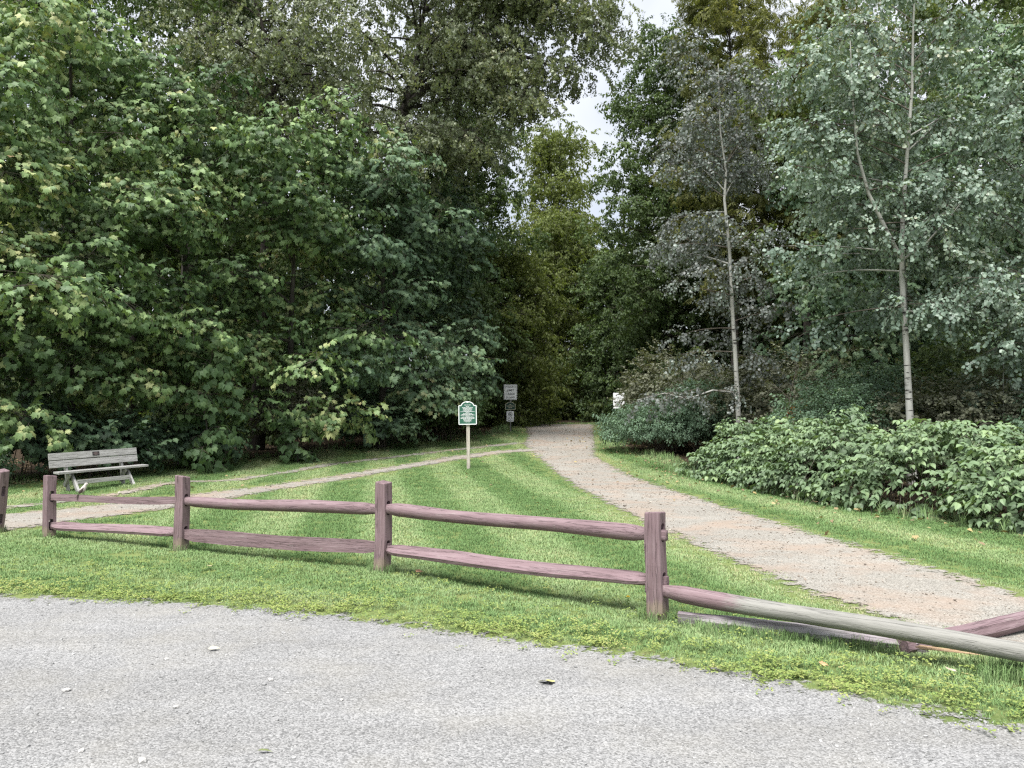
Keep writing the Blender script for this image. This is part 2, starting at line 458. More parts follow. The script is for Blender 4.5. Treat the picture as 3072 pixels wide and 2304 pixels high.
# painted / weathered timber
def wood_mat(name, axis, stops, worn=None, wornlo=0.6, wornhi=0.75, scale=14, grad=None):
    m, t, b, out = new_mat(name)
    mp = {'X': (0.10, 1, 1), 'Y': (1, 0.10, 1), 'Z': (1, 1, 0.10)}[axis]
    n1 = noise(t, scale, 6, 0.65, mapping=mp)
    n2 = noise(t, scale * 4, 4, 0.7, mapping=mp)
    f = math2(t, 'ADD', math2(t, 'MULTIPLY', n1, 0.6), math2(t, 'MULTIPLY', n2, 0.4))
    col = ramp(t, stops, f)
    ck = noise(t, scale * 1.6, 4, 0.6, mapping=tuple(k * (0.35 if k < 1 else 1) for k in mp))
    crack = mrange(t, math2(t, 'ABSOLUTE', math2(t, 'SUBTRACT', ck, 0.5), 0), 0.0, 0.018, 1.0, 0.0)
    col = mixrgb(t, col, (0.25, 0.22, 0.21), math2(t, 'MULTIPLY', crack, 0.5), 'MULTIPLY')
    lich = mrange(t, noise(t, 9, 6, 0.8), 0.64, 0.70)
    col = mixrgb(t, col, (0.30, 0.29, 0.26), math2(t, 'MULTIPLY', lich, 0.5))
    if worn:
        n3 = noise(t, 5, 6, 0.75, mapping=tuple(min(1, k * 3) for k in mp))
        wfac = mrange(t, n3, wornlo, wornhi)
        if grad:
            c = t.nodes.new('ShaderNodeTexCoord'); s = t.nodes.new('ShaderNodeSeparateXYZ')
            t.links.new(c.outputs['Object'], s.inputs[0])
            gx = mrange(t, s.outputs[axis], grad[0], grad[1])
            wfac = mrange(t, math2(t, 'ADD', gx, math2(t, 'MULTIPLY', math2(t, 'SUBTRACT', n3, 0.5), 1.6)), 0.35, 0.65)
        wc = ramp(t, [(0.3, tuple(k * 0.62 for k in worn)), (0.7, worn)], f)
        col = mixrgb(t, col, wc, wfac)
    t.links.new(col, b.inputs['Base Color'])
    b.inputs['Roughness'].default_value = 0.72
    b.inputs['Specular IOR Level'].default_value = 0.3
    bump(t, b, math2(t, 'SUBTRACT', f, math2(t, 'MULTIPLY', crack, 0.5)), 0.008, 0.9)
    return m
PAINT = [(0.25, (0.135, 0.088, 0.095)), (0.5, (0.205, 0.142, 0.152)), (0.75, (0.275, 0.205, 0.217))]
M['paint_post'] = wood_mat('mauve_brown_painted_post', 'Z', PAINT, (0.30, 0.235, 0.19), grad=(0.22, 0.02))
M['paint_rail'] = wood_mat('mauve_brown_painted_rail', 'X', PAINT, (0.30, 0.26, 0.24), 0.66, 0.74)
M['bare_rail'] = wood_mat('weathered_grey_rail', 'X', PAINT, (0.29, 0.285, 0.26), grad=(0.35, 1.3))
M['fallen_rail'] = wood_mat('weathered_lilac_rail', 'X', [(0.3, (0.20, 0.16, 0.175)), (0.7, (0.36, 0.31, 0.34))], (0.40, 0.38, 0.385), 0.45, 0.62)
M['fresh'] = wood_mat('fresh_split_wood', 'X', [(0.3, (0.36, 0.22, 0.12)), (0.7, (0.62, 0.46, 0.29))], None, scale=20)
M['greywood'] = wood_mat('weathered_bench_board', 'X', [(0.3, (0.21, 0.205, 0.195)), (0.5, (0.37, 0.365, 0.35)), (0.72, (0.50, 0.49, 0.475))], None, scale=16)
M['signpost'] = wood_mat('pale_sign_post', 'Z', [(0.3, (0.36, 0.32, 0.27)), (0.55, (0.58, 0.54, 0.47)), (0.75, (0.70, 0.66, 0.59))], None, scale=18)
def plain(name, col, rough=0.5, spec=0.4, metal=0.0, var=0.12):
    m, t, b, out = new_mat(name)
    n = noise(t, 14, 5, 0.65)
    c = ramp(t, [(0.3, tuple(k * (1 - var) for k in col)), (0.7, tuple(min(1, k * (1 + var)) for k in col))], n)
    t.links.new(c, b.inputs['Base Color'])
    b.inputs['Roughness'].default_value = rough
    b.inputs['Specular IOR Level'].default_value = spec
    b.inputs['Metallic'].default_value = metal
    return m
M['sign_green'] = plain('green_sign_face', (0.035, 0.125, 0.085))
M['sign_dkgreen'] = plain('dark_green_sign_face', (0.008, 0.04, 0.028))
M['sign_white'] = plain('white_sign_paint', (0.84, 0.85, 0.86), 0.4, var=0.05)
M['sign_gold'] = plain('pale_gold_sign_edge', (0.52, 0.50, 0.36), 0.4)
M['sign_black'] = plain('black_sign_print', (0.015, 0.015, 0.018), 0.5)
M['steel'] = plain('dull_sign_steel', (0.16, 0.16, 0.15), 0.5, 0.5, 0.4)
M['plaque'] = plain('dark_bench_plaque', (0.025, 0.02, 0.02), 0.35)
M['bird'] = plain('bird_brown_feathers', (0.30, 0.24, 0.20), 0.8, var=0.25)
M['bird_pale'] = plain('bird_pale_breast', (0.50, 0.46, 0.42), 0.8)
M['bird_dark'] = plain('bird_dark_feathers', (0.07, 0.05, 0.045), 0.8, var=0.25)
M['yellow_flower'] = plain('dandelion_yellow', (0.75, 0.52, 0.02), 0.7)
M['stem_green'] = plain('flower_stem', (0.10, 0.19, 0.05), 0.7)

# ================================================================== leaf sprigs (prototypes that the crowns scatter)
rs = np.random.RandomState(11)
def rotm(ax, ay, az):
    return np.array(Matrix.Rotation(az, 3, 'Z') @ Matrix.Rotation(ay, 3, 'Y') @ Matrix.Rotation(ax, 3, 'X'))
def outline_leaf(half, fold=0.18, curl=0.15, mid=None):
    """half outline (x,y>=0) from base to tip -> fan from midrib points"""
    V, F = [], []
    mids = [0.0, 0.35, 0.7, 1.0] if mid is None else mid
    mi = []
    for x in mids:
        mi.append(len(V)); V.append((x, 0, -curl * x * x))
    for s in (1, -1):
        idx = []
        for (x, y) in half[1:-1]:
            idx.append(len(V)); V.append((x, s * y, fold * y - curl * x * x - 0.25 * curl * y))
        seq = [mi[0]] + idx + [mi[-1]]
        kp = None
        for a, b2 in zip(seq[:-1], seq[1:]):
            xm = 0.5 * (V[a][0] + V[b2][0])
            k = min(range(len(mids)), key=lambda q: abs(mids[q] - xm))
            if mi[k] in (a, b2): k = 1 if k == 0 else (len(mids) - 2 if k == len(mids) - 1 else k)
            if kp is not None and k != kp:      # close the wedge between two midrib points
                for j in range(min(k, kp), max(k, kp)):
                    g3 = (mi[j], mi[j + 1], a)
                    if len(set(g3)) == 3: F.append(g3 if s > 0 else (g3[1], g3[0], g3[2]))
            kp = k
            f = (mi[k], a, b2) if s < 0 else (mi[k], b2, a)
            if len(set(f)) == 3: F.append(f)
    return np.array(V, float), np.array(F)
MAPLE = outline_leaf([(0, 0), (-0.06, 0.22), (0.06, 0.45), (0.22, 0.36), (0.38, 0.42), (0.62, 0.55), (0.60, 0.36), (0.58, 0.25), (0.76, 0.20), (0.86, 0.09), (1, 0)], 0.16, 0.30, [0, 0.28, 0.55, 1.0])
OVATE = outline_leaf([(0, 0), (0.16, 0.22), (0.42, 0.28), (0.72, 0.17), (1, 0)], 0.3, 0.2)
ROUND = outline_leaf([(0, 0), (0.05, 0.28), (0.35, 0.46), (0.7, 0.36), (1, 0)], 0.15, 0.1)
DELTA = outline_leaf([(0, 0), (-0.02, 0.34), (0.25, 0.42), (0.6, 0.20), (1, 0)], 0.2, 0.15)
LANCE = outline_leaf([(0, 0), (0.25, 0.13), (0.6, 0.12), (1, 0)], 0.4, 0.3, [0, 0.5, 1.0])
SERR = outline_leaf([(0, 0), (0.08, 0.20), (0.30, 0.33), (0.50, 0.30), (0.75, 0.17), (1, 0)], 0.28, 0.25)
BIGM = outline_leaf([(0, 0), (-0.05, 0.25), (0.25, 0.42), (0.52, 0.50), (0.60, 0.27), (0.80, 0.14), (1, 0)], 0.2, 0.3)

class Sprig:
    def __init__(s): s.V, s.F, s.lv, s.n, s.mi = [], [], [], 0, []
    def leaf(s, shape, size, p, az, pitch, roll=0.0, lv=None):
        V, F = shape
        W = (V * size) @ rotm(roll, pitch, az).T + np.asarray(p)
        s.V.append(W); s.F.append(F + s.n); s.n += len(V)
        s.lv += [rs.rand() if lv is None else lv] * len(F); s.mi += [0] * len(F)
    def twig(s, pts, r=0.003):
        tb = Tubes().add(pts, np.linspace(r, r * 0.5, len(pts)), 3)
        V, Fs = tb.arrays()
        q = Fs[0]
        tri = np.concatenate([q[:, [0, 1, 2]], q[:, [0, 2, 3]]]) + s.n
        s.V.append(V); s.F.append(tri); s.n += len(V); s.lv += [0.3] * len(tri); s.mi += [1] * len(tri)
    def build(s, name, mats):
        o = mesh_np(name, np.concatenate(s.V), [np.concatenate(s.F)], mats, link=False,
                    attrs={'lv': ('FACE', 'FLOAT', s.lv)}, fmat=s.mi)
        return o
U = lambda a, b: a + (b - a) * rs.rand()

def sp_maple(mat, n=3, size=(0.085, 0.14), shape=MAPLE, nodes=4, L=0.36):
    out = []
    for k in range(n):
        s = Sprig()
        s.twig([(0, 0, 0), (L * 0.5, 0, 0.02), (L, 0, -0.01)])
        for i in range(nodes):
            x = L * (0.2 + 0.8 * i / (nodes - 1))
            for sd in (1, -1):
                az = sd * U(0.7, 1.35) * (1 - 0.45 * i / nodes)
                pt = U(0.05, 0.12)
                p = np.array([x + pt * math.cos(az), pt * math.sin(az), U(-0.03, 0.03)])
                s.leaf(shape, U(*size), p, az + U(-0.4, 0.4), U(0.15, 0.95), U(-0.45, 0.45))
        s.leaf(shape, U(*size), (L + 0.05, 0, 0), U(-0.3, 0.3), U(0.3, 0.8), U(-0.3, 0.3))
        for q in range(1):
            s.leaf(shape, U(*size), (U(0.05, L), U(-0.06, 0.06), U(-0.06, -0.02)), U(-3.1, 3.1), U(0.2, 1.0), U(-0.5, 0.5))
        out.append(s.build('maple_sprig', [mat, M['twig']]))
    return out
def sp_alt(mat, shape, size, cnt, L, pitch, n=3, side=1.2):
    out = []
    for k in range(n):
        s = Sprig()
        s.twig([(0, 0, 0), (L * 0.5, 0, 0.01), (L, 0, -0.03)], 0.0025)
        for i in range(cnt):
            x = L * (i + 0.5) / cnt
            az = (1 if i % 2 else -1) * U(0.3, side)
            pt = U(0.02, 0.06)
            s.leaf(shape, U(*size), (x + pt * math.cos(az), pt * math.sin(az) + U(-.02, .02), U(-0.05, 0.04)), az + U(-0.6, 0.6), U(*pitch), U(-0.8, 0.8))
        out.append(s.build('leaf_sprig', [mat, M['twig']]))
    return out
def sp_pinnate(mat, n=3):
    out = []
    for k in range(n):
        s = Sprig()
        for q in range(4):
            a0 = U(-1.3, 1.3); LL = U(0.24, 0.36); d0 = U(0.1, 0.6)
            ca, sa = math.cos(a0), math.sin(a0)
            pts = [np.array([ca * LL * u, sa * LL * u, -d0 * LL * u * u]) for u in (0, 0.5, 1.0)]
            s.twig(pts, 0.002)
            for i in range(6):
                u = 0.25 + 0.75 * i / 5
                p = np.array([ca * LL * u, sa * LL * u, -d0 * LL * u * u])
                for sd in (1, -1):
                    s.leaf(LANCE, U(0.09, 0.13), p, a0 + sd * U(0.7, 1.1), U(0.1, 0.8), U(-0.5, 0.5))
        out.append(s.build('pinnate_sprig', [mat, M['twig']]))
    return out
def sp_bramble(mat, n=4):
    out = []
    for k in range(n):
        s = Sprig()
        s.twig([(0, 0, 0), (0.16, 0, 0.03), (0.32, 0, 0.0)], 0.003)
        for i in range(5):
            x = 0.05 + 0.062 * i
            az = (1 if i % 2 else -1) * U(0.5, 1.3)
            pt = U(0.06, 0.10)
            c = np.array([x + pt * math.cos(az), pt * math.sin(az), U(0.0, 0.05)])
            lv = rs.rand(); pit = U(0.1, 0.7)
            for da, ss in ((0, 1.0), (1.1, 0.8), (-1.1, 0.8)):
                s.leaf(SERR, U(0.085, 0.135) * ss, c + np.array([0.02 * math.cos(az + da), 0.02 * math.sin(az + da), 0]), az + da + U(-.15, .15), pit + U(-.2, .25), U(-0.35, 0.35), min(1, max(0, lv + U(-.12, .12))))
        out.append(s.build('bramble_sprig', [mat, M['twig']]))
    return out

SP = {
    'maple': sp_maple(M['maple'], n=4, size=(0.085, 0.155), nodes=4, L=0.40),
    'maple_dark': sp_maple(M['maple_dark'], n=4, size=(0.085, 0.155), nodes=4, L=0.40),
    'bigleaf': sp_maple(M['bigleaf'], size=(0.15, 0.22), shape=BIGM, nodes=3, L=0.34),
    'cotton': sp_alt(M['cotton'], DELTA, (0.07, 0.105), 16, 0.42, (0.7, 1.6)),
    'aspen': sp_alt(M['aspen'], ROUND, (0.055, 0.085), 15, 0.46, (0.0, 1.1)),
    'aspen_dull': sp_alt(M['aspen_dull'], ROUND, (0.05, 0.08), 15, 0.46, (0.0, 1.2)),
    'ash': sp_pinnate(M['ash']),
    'far': sp_alt(M['far'], OVATE, (0.10, 0.16), 16, 0.5, (0.0, 1.2)),
    'yellow': sp_alt(M['yellow'], OVATE, (0.09, 0.14), 16, 0.5, (0.0, 1.2)),
    'dark': sp_alt(M['dark'], OVATE, (0.09, 0.14), 18, 0.45, (0.0, 1.0)),
    'shrub': sp_alt(M['shrub'], OVATE, (0.05, 0.08), 20, 0.36, (0.0, 0.9)),
    'mauve': sp_alt(M['mauve'], ROUND, (0.05, 0.085), 16, 0.36, (0.0, 1.1)),
    'orange': sp_alt(M['orange'], OVATE, (0.06, 0.10), 12, 0.3, (0.0, 1.0)),
    'bramble': sp_bramble(M['bramble']),
}

# ------------------------------------------------------------------ scatter node groups
_groups = {}
def scatter_group(key, protos):
    if key in _groups: return _groups[key]
    g = bpy.data.node_groups.new('scatter_' + key, 'GeometryNodeTree')
    g.interface.new_socket('Geometry', in_out='INPUT', socket_type='NodeSocketGeometry')
    g.interface.new_socket('Geometry', in_out='OUTPUT', socket_type='NodeSocketGeometry')
    n, l = g.nodes.new, g.links.new
    gi, go = n('NodeGroupInput'), n('NodeGroupOutput')
    jp = n('GeometryNodeJoinGeometry')
    for p in protos:
        oi = n('GeometryNodeObjectInfo'); oi.inputs['Object'].default_value = p
        gti = n('GeometryNodeGeometryToInstance')
        l(oi.outputs['Geometry'], gti.inputs['Geometry'])
        l(gti.outputs['Instances'], jp.inputs['Geometry'])
    def na(name, typ):
        k = n('GeometryNodeInputNamedAttribute'); k.data_type = typ; k.inputs['Name'].default_value = name
        return k.outputs['Attribute']
    ip = n('GeometryNodeInstanceOnPoints')
    l(gi.outputs[0], ip.inputs['Points'])
    l(na('is_leaf', 'BOOLEAN'), ip.inputs['Selection'])
    l(jp.outputs[0], ip.inputs['Instance'])
    ip.inputs['Pick Instance'].default_value = True
    l(na('pick', 'INT'), ip.inputs['Instance Index'])
    e2r = n('FunctionNodeEulerToRotation')
    l(na('rot', 'FLOAT_VECTOR'), e2r.inputs[0])
    l(e2r.outputs[0], ip.inputs['Rotation'])
    l(na('scl', 'FLOAT'), ip.inputs['Scale'])
    jo = n('GeometryNodeJoinGeometry')
    l(gi.outputs[0], jo.inputs[0]); l(ip.outputs[0], jo.inputs[0])
    l(jo.outputs[0], go.inputs[0])
    _groups[key] = g
    return g

def scatter(name, key, protos, pts, rot, scl, tint, parent=None, tubes=None, mats=None, rng=None):
    rng = rng or np.random.RandomState(3)
    pts = np.asarray(pts, float).reshape(-1, 3); n = len(pts)
    TV, TF = tubes.arrays() if tubes is not None else (np.zeros((0, 3)), [])
    k = len(TV)
    V = np.concatenate([TV, pts])
    z = lambda a, w=1: np.concatenate([np.zeros((k, w)) if w > 1 else np.zeros(k), np.asarray(a, float)])
    o = mesh_np(name, V, TF, mats or [], parent, smooth=True, attrs={
        'is_leaf': ('POINT', 'BOOLEAN', np.concatenate([np.zeros(k, bool), np.ones(n, bool)])),
        'pick': ('POINT', 'INT', np.concatenate([np.zeros(k, np.int32), rng.randint(0, len(protos), n).astype(np.int32)])),
        'rot': ('POINT', 'FLOAT_VECTOR', z(rot, 3).astype(np.float32)),
        'scl': ('POINT', 'FLOAT', z(scl).astype(np.float32)),
        'tint': ('POINT', 'FLOAT', z(np.clip(tint, 0, 1)).astype(np.float32))})
    md = o.modifiers.new('scatter', 'NODES')
    md.node_group = scatter_group(key, protos)
    return o

# ================================================================== the setting
def ground_grid():
    xs = np.unique(np.concatenate([np.linspace(-500, -40, 12), np.arange(-40, -16, 2.0), np.arange(-16, 14.01, 0.25), np.arange(14, 40, 2.0), np.linspace(40, 500, 12)]))
    ys = np.unique(np.concatenate([np.linspace(-300, -10, 10), np.arange(-10, 3, 1.0), np.arange(3, 46, 0.25), np.arange(46, 80, 2.0), np.linspace(80, 900, 14)]))
    X, Y = np.meshgrid(xs, ys)
    nx, ny = len(xs), len(ys)
    V = np.stack([X, Y, Hg(X, Y)], -1).reshape(-1, 3)
    i = np.arange(ny - 1)[:, None] * nx + np.arange(nx - 1)[None, :]
    F = np.stack([i, i + 1, i + nx + 1, i + nx], -1).reshape(-1, 4)
    wd = np.clip(0.5 + sdist(V[:, 0], V[:, 1], WOOD) / 1.6, 0, 1)
    o = mesh_np('ground', V, [F], [M['ground']], smooth=True, attrs={'wood': ('POINT', 'FLOAT', wd.astype(np.float32))})
    tag(o, 'mown green lawn ground running back under the trees', kind='structure')
ground_grid()

def sheet(name, poly, dz, mat, marg, x0, x1, y0, y1, st, label):
    xs = np.arange(x0, x1 + st, st); ys = np.arange(y0, y1 + st, st)
    X, Y = np.meshgrid(xs, ys)
    nx, ny = len(xs), len(ys)
    sd = sdist(X.ravel(), Y.ravel(), poly)
    V = np.stack([X.ravel(), Y.ravel(), Hg(X, Y).ravel() + dz], -1)
    i = (np.arange(ny - 1)[:, None] * nx + np.arange(nx - 1)[None, :]).reshape(-1)
    F = np.stack([i, i + 1, i + nx + 1, i + nx], -1)
    F = F[(sd[F] > -marg).any(1)]
    used = np.unique(F)
    rm = np.full(len(V), -1); rm[used] = np.arange(len(used))
    cov = np.clip(0.5 + sd[used] / (2 * marg), 0, 1)
    # far inside stays fully covered
    cov = np.where(sd[used] > marg, 1.6, cov) if marg < 0.5 else cov - 0.06
    o = mesh_np(name, V[used], [rm[F]], [mat], smooth=True, attrs={'cov': ('POINT', 'FLOAT', cov.astype(np.float32))})
    return tag(o, label, kind='structure')
sheet('gravel_lot', LOT, 0.006, M['gravel'], 0.34, -12, 7, -8, 10, 0.2, 'pale grey gravel lot in the foreground')
sheet('trail', TRAIL, 0.008, M['trail'], 0.42, 0, 9, 3, 43, 0.12, 'tan gravel trail curving back into the woods')
sheet('side_track', TRACK_A, 0.012, M['trail'], 0.55, -11, 2, 8, 30, 0.1, 'narrow pale gravel wheel track branching left')
sheet('worn_track', TRACK_B, 0.016, M['trail'], 0.5, -14.5, 1, 8, 32, 0.1, 'faint worn wheel track nearest the left woods')

# ------------------------------------------------------------------ grass
def blade_tuft(name, nb, h, rad, wd, mat, seed):
    q = np.random.RandomState(seed)
    s = Sprig()
    V, F, lv = [], [], []
    for i in range(nb):
        a, rr = q.rand() * 6.283, rad * math.sqrt(q.rand())
        b0 = np.array([rr * math.cos(a), rr * math.sin(a), 0])
        hh = h * q.uniform(0.55, 1.1); az = q.rand() * 6.283; ln = q.uniform(0.15, 0.75)
        d = np.array([math.cos(az), math.sin(az), 0]); sd = np.array([-d[1], d[0], 0]) * wd * q.uniform(0.7, 1.2)
        m1 = b0 + d * hh * ln * 0.35 + np.array([0, 0, hh * 0.6])
        tp = b0 + d * hh * ln + np.array([0, 0, hh * (1 - 0.3 * ln)])
        k = len(V)
        V += [b0 - sd, b0 + sd, m1 + sd * 0.8, m1 - sd * 0.8, tp]
        F += [(k, k + 1, k + 2), (k, k + 2, k + 3), (k + 3, k + 2, k + 4)]
        lv += [q.rand()] * 3
    return mesh_np(name, np.array(V), [np.array(F)], [mat], link=False, attrs={'lv': ('FACE', 'FLOAT', lv)})
def clover_tuft(name, nb, mat, seed):
    q = np.random.RandomState(seed)
    s = Sprig()
    for i in range(nb):
        a, rr = q.rand() * 6.283, 0.055 * math.sqrt(q.rand())
        p = (rr * math.cos(a), rr * math.sin(a), q.uniform(0.012, 0.04))
        lv = q.rand(); a0 = q.rand() * 6.28
        for k in range(3):
            s.leaf(ROUND, q.uniform(0.008, 0.013), p, a0 + k * 2.09, q.uniform(-0.4, 0.5), q.uniform(-.3, .3), lv)
    s.mi = [0] * len(s.mi)
    return s.build(name, [mat])
TUFT = [blade_tuft('grass_tuft', 22, 0.029, 0.058, 0.0026, M['grass'], k) for k in range(4)]
LONG = [blade_tuft('long_grass_tuft', 14, 0.20, 0.05, 0.0032, M['grass'], 20 + k) for k in range(3)]
CLOV = [clover_tuft('clover_tuft', 9, M['clover'], 40 + k) for k in range(3)]

def bare_mask(x, y, soft=0.0):   # the tracks are half grown over
    """how far a point lies inside any bare surface (positive = bare)"""
    d = np.maximum(sdist(x, y, LOT), sdist(x, y, TRAIL))
    nz = 0.5 * (fbm(x * 1.9, y * 1.9, 55.0) - 0.5)
    return np.maximum(d, np.maximum(sdist(x, y, TRACK_A) - 0.05 + nz, sdist(x, y, TRACK_B) - 0.16 + nz))

def fence_side(x, y):   # signed distance in front of the fence line (towards the camera)
    fx = np.interp(x, [-16, -6.04, -3.91, -1.325, 1.14, 3.65, 8], [15, 10.55, 9.57, 8.28, 6.37, 4.45, 1.2])
    return fx - y

def lawn():
    q = np.random.RandomState(5)
    n = 520000
    y = 3.6 + (44 - 3.6) * q.rand(n) ** 1.7
    hw = 0.74 * y + 1.0
    x = (q.rand(n) * 2 - 1) * hw
    # target density per m2 against the sampled one
    pdf_y = (1 / 1.7) * ((y - 3.6) / 40.4) ** (1 / 1.7 - 1) / 40.4
    samp = n * pdf_y / (2 * hw)
    dens = np.clip(560 * (5.5 / y) ** 1.25, 30, 560)
    keep = q.rand(n) < dens / samp
    x, y = x[keep], y[keep]
    bare = bare_mask(x, y)
    rag = 0.62 * (fbm(x * 2.2, y * 2.2, 3.0) - 0.5) + 0.16 * (q.rand(len(x)) - 0.5)
    wood = sdist(x, y, WOOD)
    thin = fbm(x * 0.9, y * 0.9, 9.0)
    sprs = np.clip(-(bare + rag) / 0.45, 0, 1)
    ok = (bare + rag < -0.03) & (q.rand(len(x)) < 0.30 + 0.7 * sprs) & (wood < 0.5 + 0.6 * q.rand(len(x)) - 0.3)
    ok &= ~((thin > 0.66) & (q.rand(len(x)) < 0.35))
    # two-track: thinner, drier turf near the wood edge on the left
    edge = (wood > -1.6) & (x < 1)
    ok &= ~(edge & (q.rand(len(x)) < 0.45))
    x, y, bare, wood = x[ok], y[ok], bare[ok], wood[ok]
    n = len(x)
    tint = 0.40 + 0.34 * (fbm(x * 0.7, y * 0.7, 1.0) - 0.5) + 0.30 * (fbm(x * 3.1, y * 3.1, 2.0) - 0.5) + 0.10 * q.randn(n)
    fs = fence_side(x, y)
    # mower stripes
    s1 = np.sin((x * 0.98 + y * 0.17) * 2 * np.pi / 1.7 + 0.6)
    s2 = np.sin(fs * 2 * np.pi / 1.25 + 0.5)
    tint += np.where(fs < 0, 0.30 * np.tanh(2.5 * s1), 0.15 * np.tanh(2 * s2))
    # dry rim by the gravel
    rim = np.clip(1 - (-bare) / 0.55, 0, 1)
    tint += 0.42 * rim * np.clip(fbm(x * 1.7, y * 1.7, 6.0) * 1.6 - 0.2, 0, 1)
    tint += np.where((wood > -2.8) & (x < 1), 0.16, 0.0) * np.clip(fbm(x, y, 12.0) * 1.7 - 0.2, 0, 1)
    rot = np.stack([0.12 * q.randn(n), 0.12 * q.randn(n), q.rand(n) * 6.283], -1)
    scl = (0.75 + 0.45 * q.rand(n)) * np.clip((y / 6.0) ** 0.42, 1.0, 2.1) * (1 - 0.35 * rim)
    o = scatter('lawn_grass', 'grass', TUFT, np.stack([x, y, Hg(x, y)], -1), rot, scl, tint, rng=q)
    tag(o, 'short mown grass of the lawn', 'grass', kind='stuff')
    # broad-leaved weeds in the rim along the lot
    n = 26000
    x = q.uniform(-8, 4, n); y = q.uniform(3.4, 9.5, n)
    sd = sdist(x, y, LOT)
    p = np.exp(-((sd + 0.24) / 0.26) ** 2) * np.clip(fbm(x * 2.4, y * 2.4, 21.0) * 2.6 - 0.75, 0.03, 1) + 0.06 * (sd < 0) * (sd > -1.6)
    k = (q.rand(n) < p) & (np.abs(x) < 0.74 * y + 0.6)
    x, y, sd = x[k], y[k], sd[k]; n = len(x)
    rot = np.stack([0.1 * q.randn(n), 0.1 * q.randn(n), q.rand(n) * 6.283], -1)
    o = scatter('clover', 'clover', CLOV, np.stack([x, y, Hg(x, y) + 0.004 + 0.02 * (sd < -0.3)], -1), rot, 0.7 + 0.6 * q.rand(n), 0.35 + 0.5 * fbm(x * 2, y * 2, 8.0) + 0.15 * q.randn(n), rng=q)
    tag(o, 'low yellowish clover and weeds along the gravel edge', 'weeds', kind='stuff')
    # long grass: at post feet, along the fallen rail and at the edge of the woods
    P = []
    for (cx, cy, r, c) in [(1.14, 6.37, 0.13, 26), (-1.325, 8.28, 0.12, 16), (-3.91, 9.57, 0.12, 16), (-6.04, 10.55, 0.12, 10), (-7.05, 11.0, 0.14, 14)]:
        a = q.rand(c) * 6.283
        P.append(np.stack([cx + r * np.cos(a), cy + r * np.sin(a), np.full(c, 0.55)], -1))
    u = q.rand(150); P.append(np.stack([1.30 + 1.25 * u + 0.03 * q.randn(150), 6.09 - 0.62 * u - 0.02 + 0.05 * q.randn(150), 0.36 + 0.22 * q.rand(150)], -1))
    u = q.rand(160); P.append(np.stack([2.95 + 0.42 * u + 0.08 * q.randn(160), 5.02 - 0.30 * u + 0.10 * q.randn(160), 0.5 + 0.25 * q.rand(160)], -1))
    ex, ey = q.uniform(-14, 9, 9000), q.uniform(10, 40, 9000)
    sd = sdist(ex, ey, WOOD)
    k = (np.abs(sd - 0.15) < 0.4) & (q.rand(9000) < 0.8) & (bare_mask(ex, ey) < -0.2)
    P.append(np.stack([ex[k], ey[k], q.uniform(0.8, 1.7, k.sum())], -1))
    P = np.concatenate(P); n = len(P)
    rot = np.stack([0.1 * q.randn(n), 0.1 * q.randn(n), q.rand(n) * 6.283], -1)
    o = scatter('long_grass', 'longgrass', LONG, np.stack([P[:, 0], P[:, 1], Hg(P[:, 0], P[:, 1])], -1), rot, P[:, 2], 0.33 + 0.16 * q.randn(n), rng=q)
    tag(o, 'unmown longer grass at post feet, fallen rail and wood edge', 'grass', kind='stuff')
lawn()

# ------------------------------------------------------------------ loose stones and dead leaves (stuff)
def rock(name, mat, seed):
    q = np.random.RandomState(seed)
    bm = bmesh.new()
    bmesh.ops.create_icosphere(bm, subdivisions=1, radius=1)
    for v in bm.verts:
        v.co = v.co * q.uniform(0.72, 1.15)
        v.co.z *= 0.62; v.co.x *= 1.2
    me = bpy.data.meshes.new(name); bm.to_mesh(me); bm.free()
    me.materials.append(mat)
    a = me.attributes.new('lv', 'FLOAT', 'FACE'); a.data.foreach_set('value', np.full(len(me.polygons), q.rand()))
    return bpy.data.objects.new(name, me)
ROCK = [rock('stone', M['stone'], k) for k in range(5)]
ROCKT = [rock('trail_stone', M['stone_tan'], 30 + k) for k in range(4)]
def litter_leaf(seed, shape):
    s = Sprig(); q = np.random.RandomState(seed)
    s.leaf(shape, 0.075, (0, 0, 0.006), 0, -0.12, q.uniform(-.25, .25), q.rand()); s.mi = [0] * len(s.mi)
    return s.build('dead_leaf', [M['litter']])
LIT = [litter_leaf(1, MAPLE), litter_leaf(2, OVATE), litter_leaf(3, DELTA), litter_leaf(4, MAPLE)]
